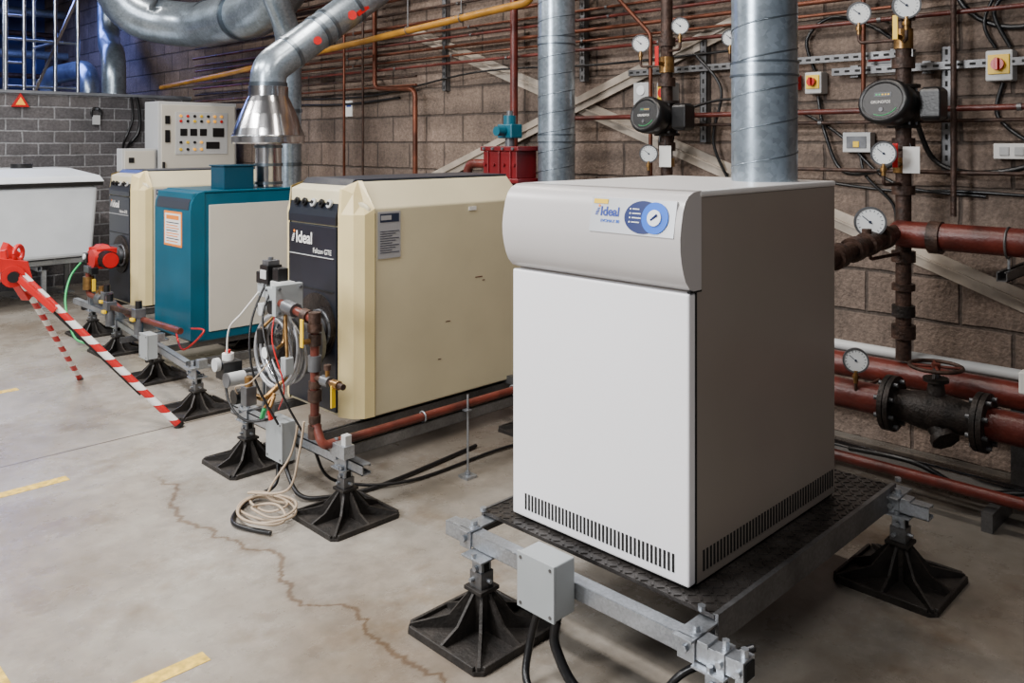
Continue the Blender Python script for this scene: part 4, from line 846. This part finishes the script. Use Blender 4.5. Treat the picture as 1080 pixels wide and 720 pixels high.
GS = [(3.70, 1.493, 1.153, 1.22), (3.85, 1.494, 1.45, 1.0), (3.70, 1.556, .539, 1.0), (4.0, 1.667, 2.112, 1.0), (3.9, 1.413, 2.11, 1.1), (4.0, 2.94, 2.074, .95), (4.0, 2.67, 2.15, .9), (4.1, 2.415, 2.07, .85), (3.95, 2.848, 1.435, .95)]
gr.location = GS[0][:3]; gr.scale = (1.22,)*3; gr.rotation_euler = (0, 0, .38)
for i, (x, y, z, s) in enumerate(GS[1:]): clone(gr, (x, y, z), rotz=.38 if y < 2.2 else .6, scale=(s, s, s))
for i, (x, y, z, s) in enumerate(GS):
    tx, ty = (4.02, 1.47) if y < 2.2 else (4.06, 2.80)
    if abs(y-2.415) < .01: tx, ty = 4.28, 2.415
    zz = z-.10*s
    if i == 2: tx, ty = 4.02, 1.56
    run("gauge_stem", [(x, y, zz+.005), (x, y, zz-.04), (tx, ty, zz-.04)], .008, M["rust"], "thin stem joining gauge to riser", cat="pipe", group="gauge stems", n=8)

bp_ = thing("branch_pipe", "rusty branch pipe with couplings running toward white boiler", "pipe", (3.4, 1.475, .96))
g = G(); g.tube([(4.02, 1.47, 1.10), (3.55, 1.475, 1.06), (2.79, 1.475, 1.0)], .036, M["rust"], n=18); g.done("pipe_run", bp_)
g = G()
for x in (3.35, 3.52, 3.66, 3.82): g.cyl((x, 1.475, 1.055+(x-3.5)*.08), (x-.06, 1.475, 1.05+(x-3.5)*.08), .052, M["rust"], n=18)
g.cyl((3.62, 1.475, 1.06), (3.62, 1.475, 1.13), .02, M["rust"], n=12); g.done("coupling", bp_)
rp = thing("main_pipe", "thick red oxide heating main along block wall", "pipe", (3.95, 0.3, 1.02))
g = G(); g.tube([(3.95, -1.5, 1.075), (3.95, 1.46, 1.085), (4.02, 1.47, 1.085)], .060, M["redpipe"], n=28); g.done("pipe_run", rp)
g = G(); [g.cyl((3.95, y, 1.08), (3.95, y+.05, 1.08), .072, M["rust"], n=24) for y in (1.28, .4)]; g.done("coupling", rp)
g = G(); g.channel((4.299, 1.02, .95), (3.85, 1.02, .95), M["galvd"], .04); g.torus((3.95, 1.02, 1.08), (0, 1, 0), .064, .005, M["galvd"]); g.cyl((3.95, 1.02, .97), (3.95, 1.02, 1.02), .006, M["galv"], n=8); g.done("bracket", rp)
g = G(); g.tube([(4.10, -1.5, .50), (4.10, 4.5, .50)], .025, M["lgrey"], n=18); [g.box((4.21, y, .47), (.178, .03, .012), M["galvd"]) for y in (-.5, .9, 2.3, 3.8)]; g.done("grey_pipe", label="pale grey plastic pipe low on block wall", cat="pipe")
g = G(); g.tube([(4.02, -1.5, .43), (4.02, 3.2, .43)], .058, M["redpipe"], n=24); [g.box((4.02, y, .19), (.05, .05, .38), M["galvd"]) for y in (-.6, 1.0, 2.6)]; g.done("main_pipe", label="thick brown heating main low on wall", cat="pipe")
lv = thing("flanged_main_pipe", "thick red oxide main with black flanged strainer valve", "pipe", (3.75, 1.0, 0))
g = G(); g.cyl((3.75, -1.5, .37), (3.75, 1.06, .37), .065, M["redpipe"], n=28); g.cyl((3.75, 1.44, .37), (3.75, 2.6, .37), .065, M["redpipe"], n=28); g.done("pipe_section", lv)
g = G()
for y in (1.06, 1.42):
    g.cyl((3.75, y-.022, .37), (3.75, y-.002, .37), .118, M["dirty"], n=32); g.cyl((3.75, y+.002, .37), (3.75, y+.022, .37), .118, M["dirty"], n=32)
    for k in range(8): a = k*math.pi/4+.39; g.cyl((3.75+math.cos(a)*.097, y-.04, .37+math.sin(a)*.097), (3.75+math.cos(a)*.097, y+.04, .37+math.sin(a)*.097), .010, M["dgrey"], n=6)
g.done("flange", lv)
g = G(); g.lathe((3.75, 1.08, .37), (0, 1, 0), [(.066, 0), (.068, .05), (.078, .10), (.084, .16), (.078, .22), (.068, .27), (.066, .32)], M["dirty"], 28, soft=True); g.cyl((3.75, 1.26, .37), (3.70, 1.19, .285), .045, M["dirty"], n=20); g.cyl((3.705, 1.197, .293), (3.693, 1.182, .278), .058, M["dirty"], n=8); g.cyl((3.75, 1.24, .43), (3.75, 1.24, .50), .04, M["dirty"], r2=.03, n=16); g.cyl((3.75, 1.24, .50), (3.75, 1.24, .515), .05, M["dirty"], n=16); g.cyl((3.75, 1.24, .51), (3.75, 1.24, .57), .012, M["dgrey"], n=10); [g.bar((3.75+sx*.03, 1.24, .51), (3.75+sx*.012, 1.24, .555), .012, .012, M["dirty"], up=(0, 1, 0)) for sx in (-1, 1)]; g.done("valve_body", lv)
g = G(); g.torus((3.75, 1.24, .562), (0, 0, 1), .10, .0085, M["rust"], n=28)
for k in range(4): a = k*math.pi/2+.4; g.cyl((3.75, 1.24, .562), (3.75+math.cos(a)*.10, 1.24+math.sin(a)*.10, .562), .006, M["brownpipe"], n=8)
g.cyl((3.75, 1.24, .55), (3.75, 1.24, .575), .018, M["brownpipe"], n=12)
g.done("hand_wheel", lv)
g = G(); [g.bx(3.73, 3.77, y-.02, y+.02, 0, .31, M["galvd"]) for y in (.6, 1.75)]; g.done("floor_stand", lv)
run("low_pipe", [(3.62, -1.5, .13), (3.62, 2.80, .13), (3.62, 2.86, .316), (3.62, 4.6, .316), (3.62, 7.5, .316)], .024, M["redpipe"], "red oxide pipe running low above floor", n=14)
g = G(); g.channel((3.80, -1.5, .10), (3.80, 3.2, .10), M["inox"], .05, o=(0, 0, 1)); [g.bx(3.58, 3.84, y-.02, y+.02, .0, .075, M["galvd"]) for y in (.2, 1.0, 1.8, 2.6)]; g.done("cable_tray", label="bright galvanised cable tray low beside wall", cat="cable tray")
for k in range(3): cable([(3.785+k*.015, -1.4, .10), (3.78+k*.012, .5, .13), (3.79+k*.012, 1.2, .11), (3.78+k*.015, 2.0, .12), (3.79+k*.012, 3.1, .10)], .010, label="black cable lying in cable tray", group="cables in tray")
cable([(3.75, .9, .13), (3.70, 1.1, .10), (3.66, 1.3, .17), (3.74, 1.6, .13)], .012, label="black cable draped over cable tray")
g = G(); g.box((3.92, .92, .52), (.06, .10, .09), M["paper"]); g.box((3.94, .92, .44), (.04, .04, .08), M["brass"]); g.done("actuator", label="white actuator box on low pipe", cat="actuator", bev=.006)
cable([(3.92, .90, .47), (3.85, .84, .42), (3.84, .90, .33), (3.92, .84, .25), (3.85, .8, .13)], .008, label="black cable hanging from white actuator box")

def iso(y, z, s=.11):
    t = thing("isolator_switch", "yellow rotary isolator switch with red knob on wall", "switch", (4.26, y, z-s*.6), "yellow and red isolators")
    g = G(); g.box((4.26, y, z), (.08, s, s*1.25), M["lgrey"]); g.done("enclosure", t, bev=.006)
    g = G(); g.box((4.217, y, z+.005), (.008, s*.8, s*.8), M["yel"]); g.done("yellow_plate", t, bev=.002)
    g = G(); g.cyl((4.214, y, z+.005), (4.19, y, z+.005), s*.24, M["red"], n=20); g.box((4.185, y, z+.005), (.02, s*.14, s*.5), M["red"]); g.done("red_knob", t, bev=.002)
iso(1.13, 1.845, .11); iso(2.0, 1.81, .09); iso(2.93, 1.79, .11)
g = G(); g.box((4.27, 2.13, 1.82), (.06, .06, .08), M["red"]); g.cyl((4.24, 2.13, 1.83), (4.18, 2.13, 1.83), .03, M["red"], n=16); g.done("emergency_button", label="red push button box on wall", cat="switch", bev=.004)
g = G(); g.box((4.292, 1.66, 1.885), (.012, .17, .10), M["paper"]); g.box((4.285, 1.66, 1.92), (.004, .16, .03), M["red"]); [g.box((4.286, 1.66, 1.895-.012*i), (.003, .13, .004), M["ink"]) for i in range(3)]; g.done("notice_sign", label="white notice with red band behind pump", cat="sign")
g = G(); g.box((4.264, 1.08, 1.46), (.07, .15, .07), M["paper"]); g.box((4.227, 1.05, 1.46), (.01, .04, .04), M["lgrey"]); g.box((4.227, 1.11, 1.46), (.01, .04, .04), M["lgrey"]); g.done("wall_socket", label="white double socket box on wall", cat="socket", bev=.004)
g = G(); g.box((4.269, 1.78, 1.50), (.06, .14, .10), M["lgrey"]); g.box((4.238, 1.78, 1.50), (.006, .10, .06), M["dgrey"]); g.box((4.234, 1.78, 1.49), (.004, .03, .03), M["yel"]); g.done("thermostat_box", label="grey thermostat control box on wall", cat="electrical box", bev=.004)
g = G(); g.box((4.274, 3.12, 1.80), (.05, .12, .14), M["lgrey"]); g.cyl((4.25, 3.12, 1.82), (4.24, 3.12, 1.82), .03, M["gauge"], n=16); g.done("thermostat_box", label="small grey control box beside pump", cat="electrical box", bev=.004)
g = G(); g.box((4.294, 6.35, 1.80), (.008, .10, .14), M["paper"]); g.box((4.290, 6.35, 1.83), (.003, .07, .03), M["inkb"]); g.done("notice_sign", label="small white paper notice on block wall", cat="sign")
W = 4.283
WC = "black cable looped across block wall"
cable([(W, .8, 2.05), (W, 1.10, 2.02), (W, 1.28, 2.12), (W, 1.34, 2.3), (W, 1.3, 2.6)], .013, label="thick black cable looped on block wall")
cable([(W, .75, 1.56), (W-.05, 1.0, 1.40), (W-.06, 1.25, 1.36), (W-.02, 1.42, 1.42), (W-.1, 1.47, 1.60)], .013, label="thick black cable sagging from pump to socket")
cable([(W, 1.13, 1.77), (W, 1.15, 1.62), (W-.03, 1.0, 1.50), (W, .9, 1.58)], .010, label=WC)
cable([(W, 1.10, 1.93), (W-.02, 1.16, 2.1), (W, 1.05, 2.2), (W, .9, 2.1)], .010, label=WC)
cable([(W, 1.16, 1.93), (W-.02, 1.20, 2.06), (W, 1.12, 2.3), (W, 1.15, 2.6)], .008, label=WC)
cable([(W, 2.0, 1.74), (W-.03, 1.95, 1.55), (W-.03, 1.85, 1.35), (W-.1, 1.6, 1.38), (W-.12, 1.5, 1.5)], .010, label=WC)
cable([(W, 2.02, 1.88), (W-.02, 2.05, 2.05), (W, 1.9, 2.15), (W-.04, 1.6, 2.0), (W-.05, 1.55, 1.75)], .010, label=WC)
cable([(W, 2.93, 1.71), (W-.04, 2.98, 1.5), (W-.06, 2.9, 1.4), (W-.1, 2.84, 1.54)], .009, label=WC)
cable([(W-.07, 2.7, 2.0), (W-.05, 2.55, 1.8), (W-.05, 2.6, 1.5), (W, 2.5, 1.2), (W, 2.5, .9)], .009, label=WC)
cable([(W-.07, 2.3, 2.3), (W-.06, 2.26, 1.8), (W-.05, 2.28, 1.5), (W, 2.2, 1.1), (W, 2.2, .9)], .008, label=WC)
cable([(W-.3, 2.70, 1.66), (W-.1, 2.5, 1.74), (W, 2.2, 1.70), (W, 1.9, 1.55), (W-.03, 1.6, 1.30), (W, 1.2, 1.25)], .008, label=WC)
cable([(W, 1.95, 1.29), (W, 1.6, 1.26), (W, 1.3, 1.27), (W, .8, 1.25)], .008, label=WC)
cable([(W, 1.78, 1.45), (W-.02, 1.74, 1.33), (W, 1.62, 1.2), (W, 1.60, 1.1)], .008, label=WC)
cable([(W-.05, 2.35, 2.02), (W-.05, 3.4, 2.0), (W-.05, 4.6, 2.02), (W, 6.0, 1.9), (W, 7.5, 1.92)], .008, label=WC)
cable([(W, 5.6, 1.87), (W, 6.4, 1.84), (W, 7.6, 1.86), (W, 9.0, 1.84)], .010, label=WC)
for x, y, z in [(3.975, 1.42, 1.42), (4.00, 2.77, 1.42)]:
    g = G(); g.box((x, y, z), (.002, .07, .12), M["paper"], Matrix.Rotation(.3, 3, 'Z')); g.cyl((x, y, z+.055), (x+.04, y+.03, z+.11), .0015, M["galv"], n=5); g.done("paper_tag", label="white paper tag hanging from pipe", cat="tag", group="hanging tags")

rs = thing("booster_valve", "deep red flanged valve with teal actuator on red pipe", "valve", (3.78, 3.78, 0))
g = G(); g.box((3.78, 3.80, 1.36), (.18, .30, .17), M["dred"]); g.box((3.78, 3.80, 1.46), (.20, .34, .03), M["dred"]); g.box((3.78, 3.80, 1.26), (.20, .34, .03), M["dred"])
for a in (-.13, -.04, .05, .13): g.bolt((3.68, 3.80+a, 1.46), (-1, 0, 0), .01, .012, M["dgrey"]); g.bolt((3.69, 3.80+a, 1.36), (-1, 0, 0), .012, .012, M["dred"])
for a in (-.10, 0, .10): g.box((3.685, 3.80+a, 1.36), (.012, .012, .17), M["dred"])
g.done("valve_body", rs, bev=.006)
g = G(); g.cyl((3.78, 3.80, 1.47), (3.78, 3.80, 1.53), .03, M["dgrey"], n=14); g.box((3.78, 3.80, 1.57), (.10, .13, .09), M["tealact"]); g.cyl((3.78, 3.80, 1.61), (3.78, 3.80, 1.67), .04, M["tealact"], n=16); g.cyl((3.78, 3.80, 1.67), (3.78, 3.80, 1.70), .02, M["dgrey"], n=12); g.cyl((3.72, 3.80, 1.57), (3.66, 3.80, 1.57), .03, M["tealact"], n=14); g.cyl((3.78, 3.87, 1.57), (3.78, 3.91, 1.57), .025, M["tealact"], n=12); g.done("actuator_head", rs, bev=.008)
g = G(); g.tube([(3.78, 3.80, 1.26), (3.78, 3.80, 0)], .045, M["redpipe"], n=18); g.tube([(3.78, 3.94, 1.36), (3.78, 4.2, 1.36), (3.78, 4.2, 0)], .03, M["redpipe"], n=18); g.done("inlet_pipe", rs)

# ------------------------------------------------------------------ lights
def area(name, loc, sx, sy, e, col, rot=(0, 0, 0)):
    l = bpy.data.lights.new(name, 'AREA'); l.shape = 'RECTANGLE'; l.size = sx; l.size_y = sy; l.energy = e; l.color = col
    o = bpy.data.objects.new(name, l); COL.objects.link(o); o.location = loc; o.rotation_euler = rot
    o["label"] = "unseen ceiling strip or added side light"; o["category"] = "light"; return o
area("unseen_light", (-.2, .2, 3.85), .30, 1.4, 70, (1, .96, .92))
for y in (2.8, 5.4, 8.0): area("unseen_light", (.2, y, 3.85), .30, 1.5, 165, (1, .97, .94))
for y in (2.3, 4.6, 7.2): area("unseen_light", (3.0, y, 3.85), .12, 1.4, 42, (1, .90, .80))
area("unseen_light", (2.6, 12.0, 3.6), 2.0, 1.2, 120, (.22, .32, 1.0))
area("unseen_light", (-.6, 9.0, 3.6), 1.5, .5, 50, (.62, .78, 1.0), rot=(math.radians(25), 0, 0))
area("unseen_light", (-2.6, 3.0, 2.9), 1.5, 1.1, 240, (.97, .98, 1.0), rot=(0, math.radians(-64), math.radians(-8)))  # added side light, not on the ceiling; keeps the boiler fronts bright
w = bpy.data.worlds.new("world"); SC.world = w; w.use_nodes = True
w.node_tree.nodes["Background"].inputs[0].default_value = (.85, .9, 1, 1); w.node_tree.nodes["Background"].inputs[1].default_value = .16

# ------------------------------------------------------------------ camera
cam = bpy.data.cameras.new("camera"); co = bpy.data.objects.new("camera", cam); COL.objects.link(co)
co.location = (0, 0, 1.5); co.rotation_euler = (math.radians(90), 0, math.radians(-45))
cam.sensor_width = 36; cam.lens = 29.63; cam.shift_y = -210/1080; cam.clip_start = .05
SC.camera = co
